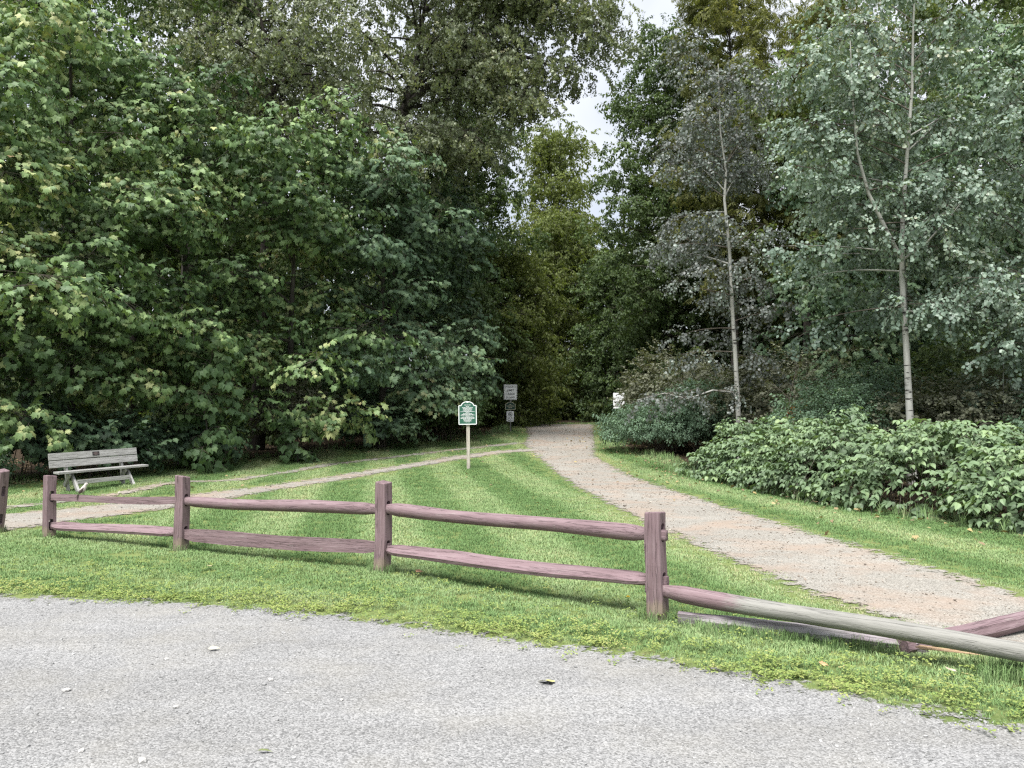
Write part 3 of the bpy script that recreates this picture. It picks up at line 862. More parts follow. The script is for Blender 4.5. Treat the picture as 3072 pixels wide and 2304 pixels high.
def loose():
    q = np.random.RandomState(8)
    n = 150000
    y = 2.6 + 7.2 * q.rand(n) ** 1.3
    x = (q.rand(n) * 2 - 1) * (0.74 * y + 0.5)
    sd = sdist(x, y, LOT)
    cl = fbm(x * 1.6, y * 1.6, 31.0)
    k = (sd > 0.02 + 0.3 * (fbm(x * 3, y * 3, 5) - 0.5)) & (q.rand(n) < np.clip(0.10 + 0.9 * (cl - 0.45) + 0.5 * np.exp(-sd / 0.5), 0.06, 1) * np.clip(5.5 / y, 0.4, 1))
    x, y = x[k], y[k]; n = len(x)
    sc = np.clip(0.0034 * np.exp(0.45 * q.randn(n)), 0.0022, 0.016)
    rot = np.stack([0.3 * q.randn(n), 0.3 * q.randn(n), q.rand(n) * 6.283], -1)
    o = scatter('loose_gravel', 'gravel', ROCK, np.stack([x, y, Hg(x, y) + 0.006 + sc * 0.25], -1), rot, sc, 0.5 + 0.22 * q.randn(n), rng=q)
    tag(o, 'loose pale grey stones on the gravel lot', 'gravel', kind='stuff')
    n = 90000
    y = 4.2 + 36 * q.rand(n) ** 1.8
    x = q.uniform(-11, 8.5, n)
    sd = np.maximum(sdist(x, y, TRAIL), np.maximum(sdist(x, y, TRACK_A), sdist(x, y, TRACK_B)))
    k = (sd > -0.04) & (q.rand(n) < np.clip(fbm(x * 1.3, y * 1.3, 41.0) * 1.5 - 0.25, 0.1, 1)) & (np.abs(x) < 0.75 * y + 0.5)
    x, y = x[k], y[k]; n = len(x)
    sc = np.clip(0.006 * np.exp(0.4 * q.randn(n)), 0.004, 0.02) * np.clip(y / 9, 0.8, 1.7)
    rot = np.stack([0.3 * q.randn(n), 0.3 * q.randn(n), q.rand(n) * 6.283], -1)
    o = scatter('trail_stones', 'trailstones', ROCKT, np.stack([x, y, Hg(x, y) + 0.012 + sc * 0.2], -1), rot, sc, 0.5 + 0.22 * q.randn(n), rng=q)
    tag(o, 'loose tan stones on the trail and the wheel tracks', 'gravel', kind='stuff')
    n = 60000
    x = q.uniform(-16, 12, n); y = q.uniform(9, 44, n)
    sd = sdist(x, y, WOOD)
    p = np.where(sd > 0, 0.5, 0.30 * np.exp(sd / 0.7)) + 0.008 * (x < 1) * (sd > -6)
    k = (q.rand(n) < p) & (sd < 5) & (np.abs(x) < 0.74 * y + 1)
    x, y, sd = x[k], y[k], sd[k]; n = len(x)
    up = np.where(sd < -0.2, 0.05, 0.02)
    rot = np.stack([0.35 * q.randn(n), 0.35 * q.randn(n), q.rand(n) * 6.283], -1)
    o = scatter('leaf_litter', 'litter', LIT, np.stack([x, y, Hg(x, y) + up], -1), rot, q.uniform(0.6, 1.2, n), np.where(sd > 0, 0.2, 0.55) + 0.22 * q.randn(n), rng=q)
    tag(o, 'dead leaves strewn along the edge of the woods', 'leaf litter', kind='stuff')
loose()
#@@SETTING_END

# ================================================================== trees
def interp_path(P, t):
    P = np.asarray(P, float)
    f = t * (len(P) - 1); i = min(int(f), len(P) - 2); u = f - i
    return P[i] * (1 - u) + P[i + 1] * u

def trunk_path(rng, h, lean=(0, 0), wob=0.12, k=9):
    t = np.linspace(0, 1, k)
    wx = np.cumsum(rng.randn(k)) * wob * 0.5; wy = np.cumsum(rng.randn(k)) * wob * 0.5
    wx -= wx[0]; wy -= wy[0]
    return np.stack([lean[0] * t + wx * t, lean[1] * t + wy * t, h * t], -1)

def clumps(rng, pts, els, Ln, s, tubes_c, spr):
    """rounded sprays of leaves along the outer part of a limb, lit on top and open below"""
    per, r_c, nsp, flat = s['cl']
    nc = max(2, int(round(per * Ln / s['R'] + 0.5 * rng.rand())))
    for c in range(nc):
        q = s.get('from', 0.3) + (1 - s.get('from', 0.3)) * (c + rng.rand()) / nc
        if c == nc - 1: q = 0.99
        k, a = interp_path(pts, min(q, 0.999)), els[min(int(q * len(els)), len(els) - 1)][1]
        side = (1 if c % 2 else -1) * (0 if c == nc - 1 else rng.uniform(0.2, 0.95)) * r_c
        ctr = k + np.array([-math.sin(a) * side, math.cos(a) * side, rng.randn() * 0.18 * r_c])
        if side: tubes_c.add([k, (k + ctr) / 2 + [0, 0, 0.04], ctr], [0.009, 0.007, 0.004], 3)
        rc = r_c * rng.uniform(0.7, 1.25)
        m = int(nsp * (rc / r_c) ** 1.6)
        tt = rng.randn() * 0.20
        az = rng.rand(m) * 6.283
        cz = rng.uniform(s.get('czlo', -0.15), 1.0, m)
        sn = np.sqrt(np.maximum(0, 1 - cz * cz))
        rr = rng.uniform(0.45, 1.08, m)
        # a little longer outwards along the limb
        P = ctr + np.stack([np.cos(az) * sn, np.sin(az) * sn, cz * flat], -1) * (rc * rr)[:, None]
        P[:, 2] -= s.get('hang', 0.25) * rc * sn ** 2
        pit = s.get('p0', 0.9) - s.get('p1', 0.9) * cz + 0.28 * rng.randn(m)
        for i in range(m): spr.append((P[i], az[i] + 0.5 * rng.randn(), pit[i], tt))
        for i in range(0, m, 5): tubes_c.add([ctr, P[i]], [0.005, 0.003], 3)

def grow(rng, P, rad, s, tubes_t, tubes_c, spr):
    """limbs, twigs and sprig points on one stem"""
    nl, hb = s['limbs'], s['hb']
    for i in range(nl):
        u = (i + rng.rand()) / nl
        t = min(hb + (1 - hb) * u, 0.985)
        p = interp_path(P, t); r = float(np.interp(t, np.linspace(0, 1, len(rad)), rad))
        az = i * 2.399 + rng.randn() * 0.4 + s.get('az0', 0)
        sh = s.get('shape', 'round')
        if sh == 'round': Ln = math.sqrt(max(0.08, 1 - ((u - 0.38) / 0.68) ** 2))
        elif sh == 'cone': Ln = 1 - 0.78 * u
        elif sh == 'vase': Ln = 0.55 + 0.55 * u if u < 0.75 else 0.96 - 1.6 * (u - 0.75)
        else: Ln = math.sqrt(max(0.1, 1 - ((u - 0.5) / 0.6) ** 2))
        Ln *= s['R'] * rng.uniform(0.7, 1.15) * (1 + s.get('fb', 0.0) * math.cos(az - s.get('face', -1.57)))
        if Ln < s.get('minL', 0) * s['R']: continue
        el = s['el'][0] + (s['el'][1] - s['el'][0]) * u + rng.randn() * 0.13
        n = 6
        pts = [p]; els = []; d_az = rng.randn() * 0.12
        for k in range(n):
            e = el - s['droop'] * (k + 0.5) / n
            a = az + d_az * k
            pts.append(pts[-1] + Ln / n * np.array([math.cos(e) * math.cos(a), math.cos(e) * math.sin(a), math.sin(e)]))
            els.append((e, a))
        lr = min(r * 0.6, 0.010 + 0.011 * Ln * s.get('lr', 1.0))
        (tubes_t if lr > 0.022 else tubes_c).add(pts, np.linspace(lr, 0.005, n + 1), 5 if lr > 0.022 else 4)
        if 'cl' in s:
            clumps(rng, pts, els, Ln, s, tubes_c, spr)
            continue
        q = s.get('from', 0.22); sd = 1
        while q < 1.0:
            sd = -sd
            pk = interp_path(pts, min(q, 0.999)); e, a = els[min(int(q * n), n - 1)]
            ta = a + sd * rng.uniform(0.55, 1.2)
            te = 0.5 * e + rng.randn() * s.get('tspread', 0.22) + s.get('tel', 0.0)
            tl = s['tlen'] * rng.uniform(0.6, 1.25) * (1.2 - 0.65 * q)
            tp = [pk]
            for k in range(3):
                e3 = te - s.get('tdroop', 0.35) * k / 2
                tp.append(tp[-1] + tl / 3 * np.array([math.cos(e3) * math.cos(ta), math.cos(e3) * math.sin(ta), math.sin(e3)]))
            tubes_c.add(tp, np.linspace(0.0065, 0.003, 4), 3)
            tt = rng.randn() * 0.16
            v = 0.25 * rng.rand()
            while v < 1.0:
                pp = interp_path(tp, v)
                spr.append((pp, ta + rng.randn() * 0.7, -te + s.get('sdroop', 0.2) + rng.randn() * 0.3, tt))
                v += s['ssp'] / tl
            q += s['tsp'] / Ln * rng.uniform(0.7, 1.3)
        spr.append((pts[-1], az, s.get('sdroop', 0.2) - els[-1][0], rng.randn() * 0.15))

def tree(name, label, cat, base, species, h, r0, spec, bark='bark', seed=1, lean=(0, 0), path=None, sscale=1.0, tint=0.45, group=None, extra=None, limbs=None, wob=0.12, ttop=0.0, rtop=0.02):
    rng = np.random.RandomState(seed)
    bx, by = base
    root = empty(name, (bx, by, hz(bx, by) - 0.05), label=label, cat=cat, group=group)
    P = np.asarray(path, float) if path is not None else trunk_path(rng, h, lean, wob)
    rad = r0 * (1 - np.linspace(0, 1, len(P)) ** 0.9 * (1 - rtop / r0))
    rad[0] *= 1.2
    tt, tcw, spr = Tubes(), Tubes(), []
    tt.add(P, rad, 12 if r0 > 0.12 else 8)
    if spec: grow(rng, P, rad, spec, tt, tcw, spr)
    for (lp, lr, ls) in (limbs or []):           # main limbs that show: a part each
        lt = Tubes()
        lp = np.asarray(lp, float)
        lrad = np.linspace(lr[0], lr[1], len(lp))
        lt.add(lp, lrad, 8)
        V, F = lt.arrays()
        mesh_np('limb', V, F, [M[bark]], root, smooth=True)
        if ls:
            dummy = Tubes()
            grow(rng, lp, lrad, ls, tcw, tcw, spr)
    V, F = tt.arrays()
    mesh_np('trunk', V, F, [M[bark]], root, smooth=True)
    pts = np.array([a[0] for a in spr])
    n = len(pts)
    rot = np.stack([0.35 * rng.randn(n), [a[2] for a in spr], [a[1] for a in spr]], -1)
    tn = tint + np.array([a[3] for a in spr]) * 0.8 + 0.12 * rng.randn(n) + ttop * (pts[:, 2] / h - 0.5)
    c = scatter('crown', species, SP[species], pts, rot, sscale * rng.uniform(0.68, 1.25, n), tn, root, tcw, [M['twig']], rng)
    c['kind'] = 'stuff'
    return root, n

MAPLE_S = dict(cl=(2.2, 1.12, 40, 0.42), czlo=0.05, hang=0.42, limbs=20, hb=0.19, R=3.2, el=(0.05, 1.0), droop=0.45, tlen=0.95, tsp=0.24, ssp=0.26, shape='round', fb=0.22, face=-1.2, sdroop=0.28, **{'from': 0.3})
def S(base, **k):
    d = dict(base); d.update(k); return d
TOT = 0
def T(*a, **k):
    global TOT
    r, n = tree(*a, **k); TOT += n
    return r

# --- the maples along the left edge of the woods
G = 'maples along the left edge of the woods'
T('maple_tree', 'bright green maple cut off by the left picture edge', 'tree', (-12.6, 18.4), 'maple', 8.6, 0.13, S(MAPLE_S, R=2.7, limbs=19, face=-0.9), seed=2, group=G, tint=0.50, sscale=1.1)
T('maple_tree', 'tall light green maple rising behind the bench', 'tree', (-11.9, 21.6), 'maple', 11.6, 0.17, S(MAPLE_S, R=3.0, limbs=22, hb=0.22), seed=3, group=G, tint=0.47, lean=(0.3, -0.6), sscale=1.1)
T('maple_tree', 'green maple with yellowish tips, right of the tall one behind bench', 'tree', (-9.6, 23.6), 'maple', 10.6, 0.16, S(MAPLE_S, R=2.9, limbs=21, hb=0.20), seed=4, group=G, tint=0.46, lean=(0.2, -0.6), sscale=1.1)
T('maple_tree', 'layered maple with wide drooping sprays in the middle of the left woods', 'tree', (-7.2, 26.0), 'maple', 9.6, 0.15, S(MAPLE_S, R=3.1, limbs=20), seed=5, group=G, tint=0.43, lean=(0.2, -0.8), sscale=1.12)
T('maple_tree', 'maple with level sprays just left of the green rules sign', 'tree', (-4.7, 29.0), 'maple_dark', 9.6, 0.15, S(MAPLE_S, R=3.1, limbs=20), seed=6, group=G, tint=0.5, lean=(0.2, -0.8), sscale=1.15)
T('maple_tree', 'blue green maple reaching towards the trail behind the green rules sign', 'tree', (-3.9, 33.8), 'maple_dark', 9.8, 0.14, S(MAPLE_S, R=2.5, limbs=19, hb=0.2), seed=7, group=G, tint=0.40, lean=(0.3, -0.6), sscale=1.2)
T('young_maple', 'slender sapling with large pale leaves hanging right of the bench', 'tree', (-8.15, 21.6), 'bigleaf', 3.6, 0.03, dict(limbs=22, hb=0.1, R=0.85, el=(0.1, 0.9), droop=0.7, tlen=0.4, tsp=0.22, ssp=0.26, shape='round', sdroop=0.7), seed=8, tint=0.5, rtop=0.008)
T('young_maple', 'small low sapling with bright leaves under the layered maple', 'tree', (-6.35, 23.9), 'bigleaf', 1.7, 0.02, dict(limbs=10, hb=0.15, R=0.6, el=(0.1, 0.8), droop=0.6, tlen=0.35, tsp=0.22, ssp=0.26, shape='round', sdroop=0.6), seed=9, tint=0.45, rtop=0.006)

# --- tall trees standing behind the maples
COT = dict(cl=(4.2, 0.90, 20, 0.55), hang=0.45, p0=1.0, p1=0.6, czlo=-0.5, limbs=44, hb=0.34, R=4.4, el=(-0.05, 1.0), droop=0.9, tlen=1.25, tsp=0.30, ssp=0.30, shape='oval', tdroop=0.9, sdroop=0.7, lr=1.6)
T('broadleaf_tree', 'tall dark tree with thick trunk at the top left corner', 'tree', (-18.6, 31.0), 'dark', 19, 0.30, S(COT, limbs=42, R=4.6, hb=0.35, droop=0.5, sdroop=0.2), 'bark_dark', seed=12, sscale=1.25, tint=0.4)
T('broadleaf_tree', 'tall tree with grey furrowed trunk showing above the maples', 'tree', (-12.4, 30.5), 'dark', 21, 0.34, S(COT, limbs=40, R=4.2, hb=0.42, droop=0.5, sdroop=0.2), 'bark_cotton', seed=13, sscale=1.25, tint=0.42)
# the bent dark-limbed cottonwood
bp = [(0, 0, 0), (0.15, 0, 3.5), (0.30, -0.1, 7.0), (0.38, -0.3, 9.6), (0.20, -0.7, 10.9), (0.45, -0.9, 11.9), (1.0, -1.0, 12.55), (0.85, -0.9, 13.3), (0.4, -0.8, 14.3), (-0.2, -0.6, 16.2), (-0.6, -0.4, 18.5)]
T('cottonwood_tree', 'cottonwood with crooked dark trunk above the middle of the left woods', 'tree', (-8.9, 28.0), 'cotton', 18.5, 0.26, S(COT, limbs=38, R=3.6, hb=0.50, fb=-0.35, face=-1.2), 'bark_dark', seed=14, path=bp, sscale=1.2, tint=0.47,
  limbs=[([(1.0, -1.0, 12.5), (1.6, -1.3, 12.75), (2.3, -1.7, 12.6)], (0.12, 0.02), None),
         ([(0.2, -0.7, 10.6), (1.0, -1.5, 11.4), (2.0, -2.2, 11.2), (2.8, -2.7, 10.2)], (0.07, 0.012), dict(limbs=8, hb=0.3, R=0.9, el=(0.2, 0.3), droop=1.2, tlen=0.5, tsp=0.4, ssp=0.4, sdroop=0.9))])
cp = [(0, 0, 0), (0.1, 0, 4), (0.15, -0.1, 8), (0.3, -0.3, 11.6), (0.7, -0.7, 13.6), (1.2, -1.0, 15.4), (1.5, -1.1, 17.5), (1.6, -1.2, 20)]
cl_s = dict(cl=(3.0, 0.8, 20, 0.6), hang=0.5, p0=1.0, p1=0.5, czlo=-0.6, limbs=16, hb=0.25, R=1.9, el=(-0.2, 0.4), droop=1.3, tlen=0.8, tsp=0.32, ssp=0.34, sdroop=0.9, tdroop=0.9)
T('cottonwood_tree', 'big cottonwood arching grey limbs out over the trail', 'tree', (-4.9, 32.2), 'cotton', 20, 0.32, S(COT, limbs=54, R=4.5, hb=0.38, face=-1.9, fb=0.3), 'bark', seed=15, path=cp, sscale=1.2, tint=0.5,
  limbs=[([(0.7, -0.7, 13.4), (1.9, -1.3, 15.4), (3.0, -1.7, 16.6), (4.4, -1.9, 17.8), (5.6, -2.0, 19.2)], (0.20, 0.05), S(cl_s, hb=0.35)),
         ([(0.6, -0.7, 13.2), (2.2, -1.2, 14.4), (3.6, -1.5, 15.8), (5.2, -1.9, 17.6), (6.6, -2.2, 18.8)], (0.17, 0.05), S(cl_s, hb=0.3)),
         ([(2.5, -1.3, 14.7), (3.7, -1.6, 15.2), (5.0, -1.9, 14.9), (6.3, -2.2, 14.3), (7.5, -2.4, 14.0)], (0.12, 0.03), S(cl_s, limbs=9, R=1.0, hb=0.15)),
         ([(1.5, -1.1, 17.0), (3.4, -2.0, 17.9), (5.2, -2.6, 17.9), (7.0, -3.0, 17.2), (8.6, -3.2, 16.2)], (0.13, 0.03), S(cl_s, limbs=13, R=1.4, hb=0.2)),
         ([(4.4, -1.9, 17.6), (6.0, -2.4, 17.0), (7.6, -2.8, 15.9), (8.7, -3.0, 14.8)], (0.08, 0.02), S(cl_s, limbs=8, R=1.1, hb=0.2)),
         ([(3.4, -1.6, 15.2), (4.6, -2.2, 13.9), (5.6, -2.6, 12.9)], (0.05, 0.015), S(cl_s, limbs=9, R=1.1, hb=0.2)),
         ([(0.4, -0.5, 12.2), (1.6, -1.2, 12.5), (2.7, -1.7, 12.1), (3.8, -2.0, 11.4)], (0.09, 0.02), S(cl_s, limbs=12, R=1.4))])
T('broadleaf_tree', 'tall dark green tree left of the gap of sky', 'tree', (-2.0, 40.0), 'dark', 15.5, 0.22, dict(cl=(4.2, 0.9, 20, 0.55), hang=0.3, czlo=-0.4, limbs=54, hb=0.12, R=3.0, el=(0.0, 1.0), droop=0.5, tlen=1.2, tsp=0.36, ssp=0.36, shape='oval', sdroop=0.2), 'bark_dark', seed=16, sscale=1.35, tint=0.42)
T('broadleaf_tree', 'olive understorey tree behind the weight limit sign', 'tree', (-0.4, 41.5), 'yellow', 8.6, 0.13, dict(cl=(4.2, 0.9, 20, 0.55), hang=0.3, czlo=-0.4, limbs=42, hb=0.05, R=2.7, el=(0.0, 1.0), droop=0.5, tlen=1.1, tsp=0.34, ssp=0.34, shape='round', sdroop=0.25), 'bark_dark', seed=17, sscale=1.25, tint=0.26)
T('broadleaf_tree', 'pale yellow green tree under the gap of sky', 'tree', (3.2, 58.0), 'yellow', 20.5, 0.22, dict(cl=(4.2, 0.9, 20, 0.55), hang=0.3, czlo=-0.4, limbs=50, hb=0.15, R=3.4, el=(0.2, 1.1), droop=0.5, tlen=1.4, tsp=0.5, ssp=0.5, shape='oval', sdroop=0.25), 'bark', seed=18, sscale=1.5, tint=0.5)
T('broadleaf_tree', 'olive tree closing the far end of the trail', 'tree', (3.0, 50.5), 'yellow', 12.5, 0.18, dict(cl=(4.2, 0.9, 20, 0.55), hang=0.3, czlo=-0.4, limbs=54, hb=0.03, R=3.4, el=(0.0, 1.0), droop=0.5, tlen=1.3, tsp=0.4, ssp=0.4, shape='round', sdroop=0.25), 'bark_dark', seed=19, sscale=1.4, tint=0.22)

T('broadleaf_tree', 'low dark tree at the right of the trail end', 'tree', (6.3, 47.0), 'dark', 9.0, 0.13, dict(cl=(4.0, 0.9, 20, 0.55), hang=0.3, czlo=-0.4, limbs=44, hb=0.03, R=2.8, el=(0.0, 1.0), droop=0.5, tlen=1.1, tsp=0.34, ssp=0.34, shape='round', sdroop=0.25), 'bark_dark', seed=20, sscale=1.4, tint=0.36)
# --- right of the trail
ASH = dict(cl=(3.8, 0.80, 15, 0.55), hang=0.5, czlo=-0.5, limbs=46, hb=0.30, R=3.6, el=(0.3, 1.2), droop=0.5, tlen=1.1, tsp=0.34, ssp=0.40, shape='vase', sdroop=0.35, lr=1.3)
T('broadleaf_tree', 'dark tree with sky gaps right of the trail end', 'tree', (7.6, 38.5), 'dark', 18.5, 0.22, dict(cl=(4.2, 0.9, 20, 0.55), hang=0.3, czlo=-0.4, limbs=58, hb=0.08, R=3.3, el=(0.0, 1.0), droop=0.45, tlen=1.15, tsp=0.42, ssp=0.42, shape='oval', sdroop=0.2), 'bark_dark', seed=22, sscale=1.3, tint=0.38)
DK = dict(cl=(4.2, 0.95, 20, 0.55), hang=0.3, czlo=-0.4, limbs=50, hb=0.04, R=3.2, el=(0.0, 1.0), droop=0.45, tlen=1.15, tsp=0.42, ssp=0.42, shape='oval', sdroop=0.2)
T('broadleaf_tree', 'dense green tree filling in behind the slim grey aspen', 'tree', (9.9, 41.0), 'dark', 13.5, 0.2, DK, 'bark_dark', seed=28, sscale=1.35, tint=0.42)
T('broadleaf_tree', 'dense green tree behind the gap between the pale trunks', 'tree', (14.4, 38.0), 'dark', 13.0, 0.2, DK, 'bark_dark', seed=29, sscale=1.35, tint=0.45)
T('ash_tree', 'tall ash with feathery yellowish leaves right of the sky gap', 'tree', (9.6, 34.5), 'ash', 19.5, 0.22, S(ASH, limbs=56), 'bark', seed=23, sscale=1.25, tint=0.5)
T('ash_tree', 'second feathery yellowish ash between the two pale trunks', 'tree', (13.6, 33.0), 'ash', 18.0, 0.20, S(ASH, limbs=48, R=3.4), 'bark', seed=24, sscale=1.25, tint=0.46)
T('broadleaf_tree', 'tall brownish tree in the top right corner', 'tree', (18.6, 32.0), 'far', 21.0, 0.30, S(COT, limbs=44, R=3.8, hb=0.3, droop=0.5, sdroop=0.3), 'bark', seed=25, sscale=1.2, tint=0.55)
T('maple_tree', 'mid green maple behind the pale forked aspen', 'tree', (12.0, 26.5), 'maple_dark', 10.0, 0.14, S(MAPLE_S, R=2.9, limbs=25, face=-1.9), seed=26, sscale=1.1, tint=0.42)
T('maple_tree', 'dark green maple by the right picture edge', 'tree', (15.8, 24.5), 'maple_dark', 12.5, 0.16, S(MAPLE_S, R=3.0, limbs=27, hb=0.15, face=-2.2), seed=27, sscale=1.1, tint=0.48)
ASP = dict(minL=0.42, fb=-0.95, face=-1.45, cl=(2.1, 0.50, 14, 0.5), hang=0.2, p0=0.7, p1=0.6, czlo=-0.6, limbs=21, hb=0.20, R=2.0, el=(0.1, 1.0), droop=0.25, tlen=0.85, tsp=0.26, ssp=0.28, shape='oval', sdroop=0.25, tspread=0.35, lr=0.45)
ap = [(0, 0, 0), (-0.02, 0, 1.5), (-0.08, 0, 3.0), (-0.16, 0, 4.6), (-0.22, 0, 6.2), (-0.36, 0, 7.8), (-0.30, 0, 8.6), (-0.46, 0, 9.8), (-0.5, 0, 11.8)]
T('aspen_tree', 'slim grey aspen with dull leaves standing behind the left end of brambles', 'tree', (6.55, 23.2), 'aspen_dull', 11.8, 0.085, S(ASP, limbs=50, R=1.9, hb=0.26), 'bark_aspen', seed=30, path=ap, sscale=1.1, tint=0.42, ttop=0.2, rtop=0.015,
  limbs=[([(-0.03, 0, 1.9), (-0.25, -0.2, 2.15), (-0.9, -0.6, 2.2), (-1.7, -1.0, 1.95), (-2.4, -1.3, 2.1), (-3.2, -1.6, 1.9)], (0.035, 0.008), dict(limbs=12, hb=0.35, R=0.8, el=(0.3, 0.2), droop=0.8, tlen=0.45, tsp=0.26, ssp=0.28, sdroop=0.4))])
ap2 = [(0, 0, 0), (-0.05, 0, 1.6), (-0.10, 0, 3.2), (-0.17, 0, 4.8), (-0.13, 0, 6.2), (0.0, 0, 7.6), (0.15, 0, 9.2), (0.2, 0, 10.6), (0.3, 0, 12.4)]
asl = dict(minL=0.35, fb=-0.8, face=-1.45, cl=(2.6, 0.5, 16, 0.6), hang=0.2, p0=0.7, p1=0.6, czlo=-0.6, limbs=16, hb=0.25, R=1.3, el=(0.1, 0.8), droop=0.3, tlen=0.7, tsp=0.26, ssp=0.27, sdroop=0.25)
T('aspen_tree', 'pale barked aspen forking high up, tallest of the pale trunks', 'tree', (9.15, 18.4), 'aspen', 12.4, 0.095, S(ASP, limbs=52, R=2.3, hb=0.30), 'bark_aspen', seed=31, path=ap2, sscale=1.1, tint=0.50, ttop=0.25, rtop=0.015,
  limbs=[([(-0.17, 0, 5.2), (-0.5, -0.1, 5.75), (-1.0, -0.2, 6.7), (-1.28, -0.3, 7.6), (-1.36, -0.3, 8.8), (-1.4, -0.3, 10.2)], (0.06, 0.012), asl),
         ([(-0.15, 0, 5.2), (0.3, -0.2, 5.55), (0.75, -0.4, 6.1), (1.1, -0.5, 6.6)], (0.035, 0.008), S(asl, limbs=9, R=0.8)),
         ([(-0.12, 0, 4.0), (0.7, -0.4, 4.0), (1.6, -0.8, 4.4), (2.4, -1.0, 4.6)], (0.025, 0.008), S(asl, limbs=10, R=0.7))])
T('aspen_tree', 'thin aspen stem close to the right of the forked one', 'tree', (9.55, 19.4), 'aspen', 10.5, 0.06, S(ASP, limbs=18, R=1.3, hb=0.4), 'bark_aspen', seed=32, sscale=1.1, tint=0.42, rtop=0.012, wob=0.05)
T('aspen_tree', 'aspen at the right picture edge with silvery green leaves', 'tree', (12.4, 18.6), 'aspen', 9.2, 0.08, S(ASP, limbs=44, R=2.3, hb=0.18, face=-2.4, fb=0.2), 'bark_aspen', seed=33, sscale=1.1, tint=0.48, rtop=0.012)
# snag beside the slim aspen
T('dead_stump', 'short broken grey snag beside the slim aspen', 'tree stump', (6.95, 23.4), 'mauve', 1.35, 0.075, dict(limbs=3, hb=0.6, R=0.35, el=(0.5, 0.9), droop=0.3, tlen=0.25, tsp=0.3, ssp=0.3, sdroop=0.3), 'bark_aspen', seed=34, rtop=0.05, wob=0.03)
T('sapling', 'thin bare sapling leaning between the two pale trunks', 'tree', (7.3, 22.0), 'mauve', 3.2, 0.022, dict(limbs=6, hb=0.5, R=0.7, el=(0.6, 0.9), droop=0.1, tlen=0.3, tsp=0.35, ssp=0.4, sdroop=0.3), 'twig', seed=35, lean=(0.55, 0), rtop=0.006, wob=0.05)
T('sapling', 'thin straight sapling above the brambles at far right', 'tree', (11.5, 18.9), 'mauve', 3.6, 0.028, dict(limbs=9, hb=0.4, R=0.8, el=(0.4, 0.9), droop=0.2, tlen=0.35, tsp=0.3, ssp=0.35, sdroop=0.3), 'bark_aspen', seed=36, rtop=0.006, wob=0.05)

# ------------------------------------------------------------------ shrubs
def shrub(name, label, base, species, rx, ry, h, nst, ns, seed, tint=0.45, sscale=1.0, low=0.1, cat='bush', group=None):
    rng = np.random.RandomState(seed)
    bx, by = base
    root = empty(name, (bx, by, hz(bx, by) - 0.03), label=label, cat=cat, group=group)
    tb = Tubes()
    for i in range(nst):
        a = rng.rand() * 6.283; rr = math.sqrt(rng.rand()); hh = h * rng.uniform(0.55, 1.0) * (1 - 0.4 * rr ** 2)
        e = np.array([rx * rr * math.cos(a), ry * rr * math.sin(a), hh])
        b0 = np.array([rx * 0.22 * rng.randn(), ry * 0.22 * rng.randn(), 0])
        mid = b0 * 0.6 + e * 0.4; mid[2] = hh * 0.72
        tb.add([b0, (b0 + mid) / 2 + [0, 0, hh * 0.06], mid, e], [0.014, 0.011, 0.008, 0.004], 4)
    V, F = tb.arrays()
    mesh_np('stems', V, F, [M['twig']], root, smooth=True)
    pts, rot, tn = [], [], []
    while len(pts) < ns:
        a = rng.rand() * 6.283; cz = rng.uniform(-0.25, 1.0)
        d = np.array([math.sqrt(max(0, 1 - cz * cz)) * math.cos(a), math.sqrt(max(0, 1 - cz * cz)) * math.sin(a), cz])
        rr = rng.rand() ** 0.33
        lump = 0.72 + 0.5 * float(fbm(a * 1.3 + seed, cz * 2.2 + seed, seed)) + 0.12 * float(vnoise(a * 4, cz * 5, seed + 3))
        p = d * rr * lump * np.array([rx, ry, h * 0.52]) + np.array([0, 0, h * 0.5])
        if p[2] < low * h: continue
        pts.append(p)
        rot.append((0.3 * rng.randn(), -0.9 * cz * rr + 0.35 + 0.3 * rng.randn(), a + 0.6 * rng.randn()))
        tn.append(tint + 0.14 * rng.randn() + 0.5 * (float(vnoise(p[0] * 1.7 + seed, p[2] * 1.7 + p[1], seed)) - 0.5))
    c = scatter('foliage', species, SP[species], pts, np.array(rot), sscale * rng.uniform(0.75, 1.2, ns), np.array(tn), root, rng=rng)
    c['kind'] = 'stuff'
    return root
shrub('shrub', 'dense dark green shrub beside the trail below the white sign', (5.2, 27.2), 'shrub', 1.95, 1.6, 1.55, 26, 1700, 51, 0.42, 1.0, 0.12)
shrub('shrub', 'smaller dark shrub touching the bramble thicket from behind', (6.4, 26.6), 'shrub', 1.6, 1.3, 2.3, 18, 900, 52, 0.36, 1.0, 0.1)
GS = 'undergrowth behind the brambles'
for k, (lab, b, sp, rx, h, ns, ti) in enumerate([
        ('brownish bush between the white sign and the slim aspen', (6.0, 29.5), 'mauve', 2.0, 3.4, 800, 0.42),
        ('olive brown bush right behind the slim aspen', (8.6, 25.6), 'mauve', 2.2, 3.2, 900, 0.38),
        ('dark green bush between the two pale trunks', (9.8, 22.8), 'shrub', 2.0, 2.8, 1000, 0.45),
        ('dusty grey green bush left of the forked aspen', (8.2, 20.6), 'shrub', 1.5, 2.2, 700, 0.5),
        ('dusty bush with silvery tips right of the forked aspen', (10.9, 19.8), 'mauve', 1.7, 2.4, 700, 0.55),
        ('dull green bush behind the brambles near the right edge', (12.9, 17.4), 'shrub', 1.8, 2.3, 800, 0.45),
        ('tall olive bush deep behind the right aspens', (13.0, 22.0), 'far', 2.2, 3.8, 700, 0.35)]):
    shrub('shrub', lab, b, sp, rx, rx * 0.85, h, 14, ns, 60 + k, ti, 1.1 if sp != 'far' else 0.9, 0.03, group=GS)
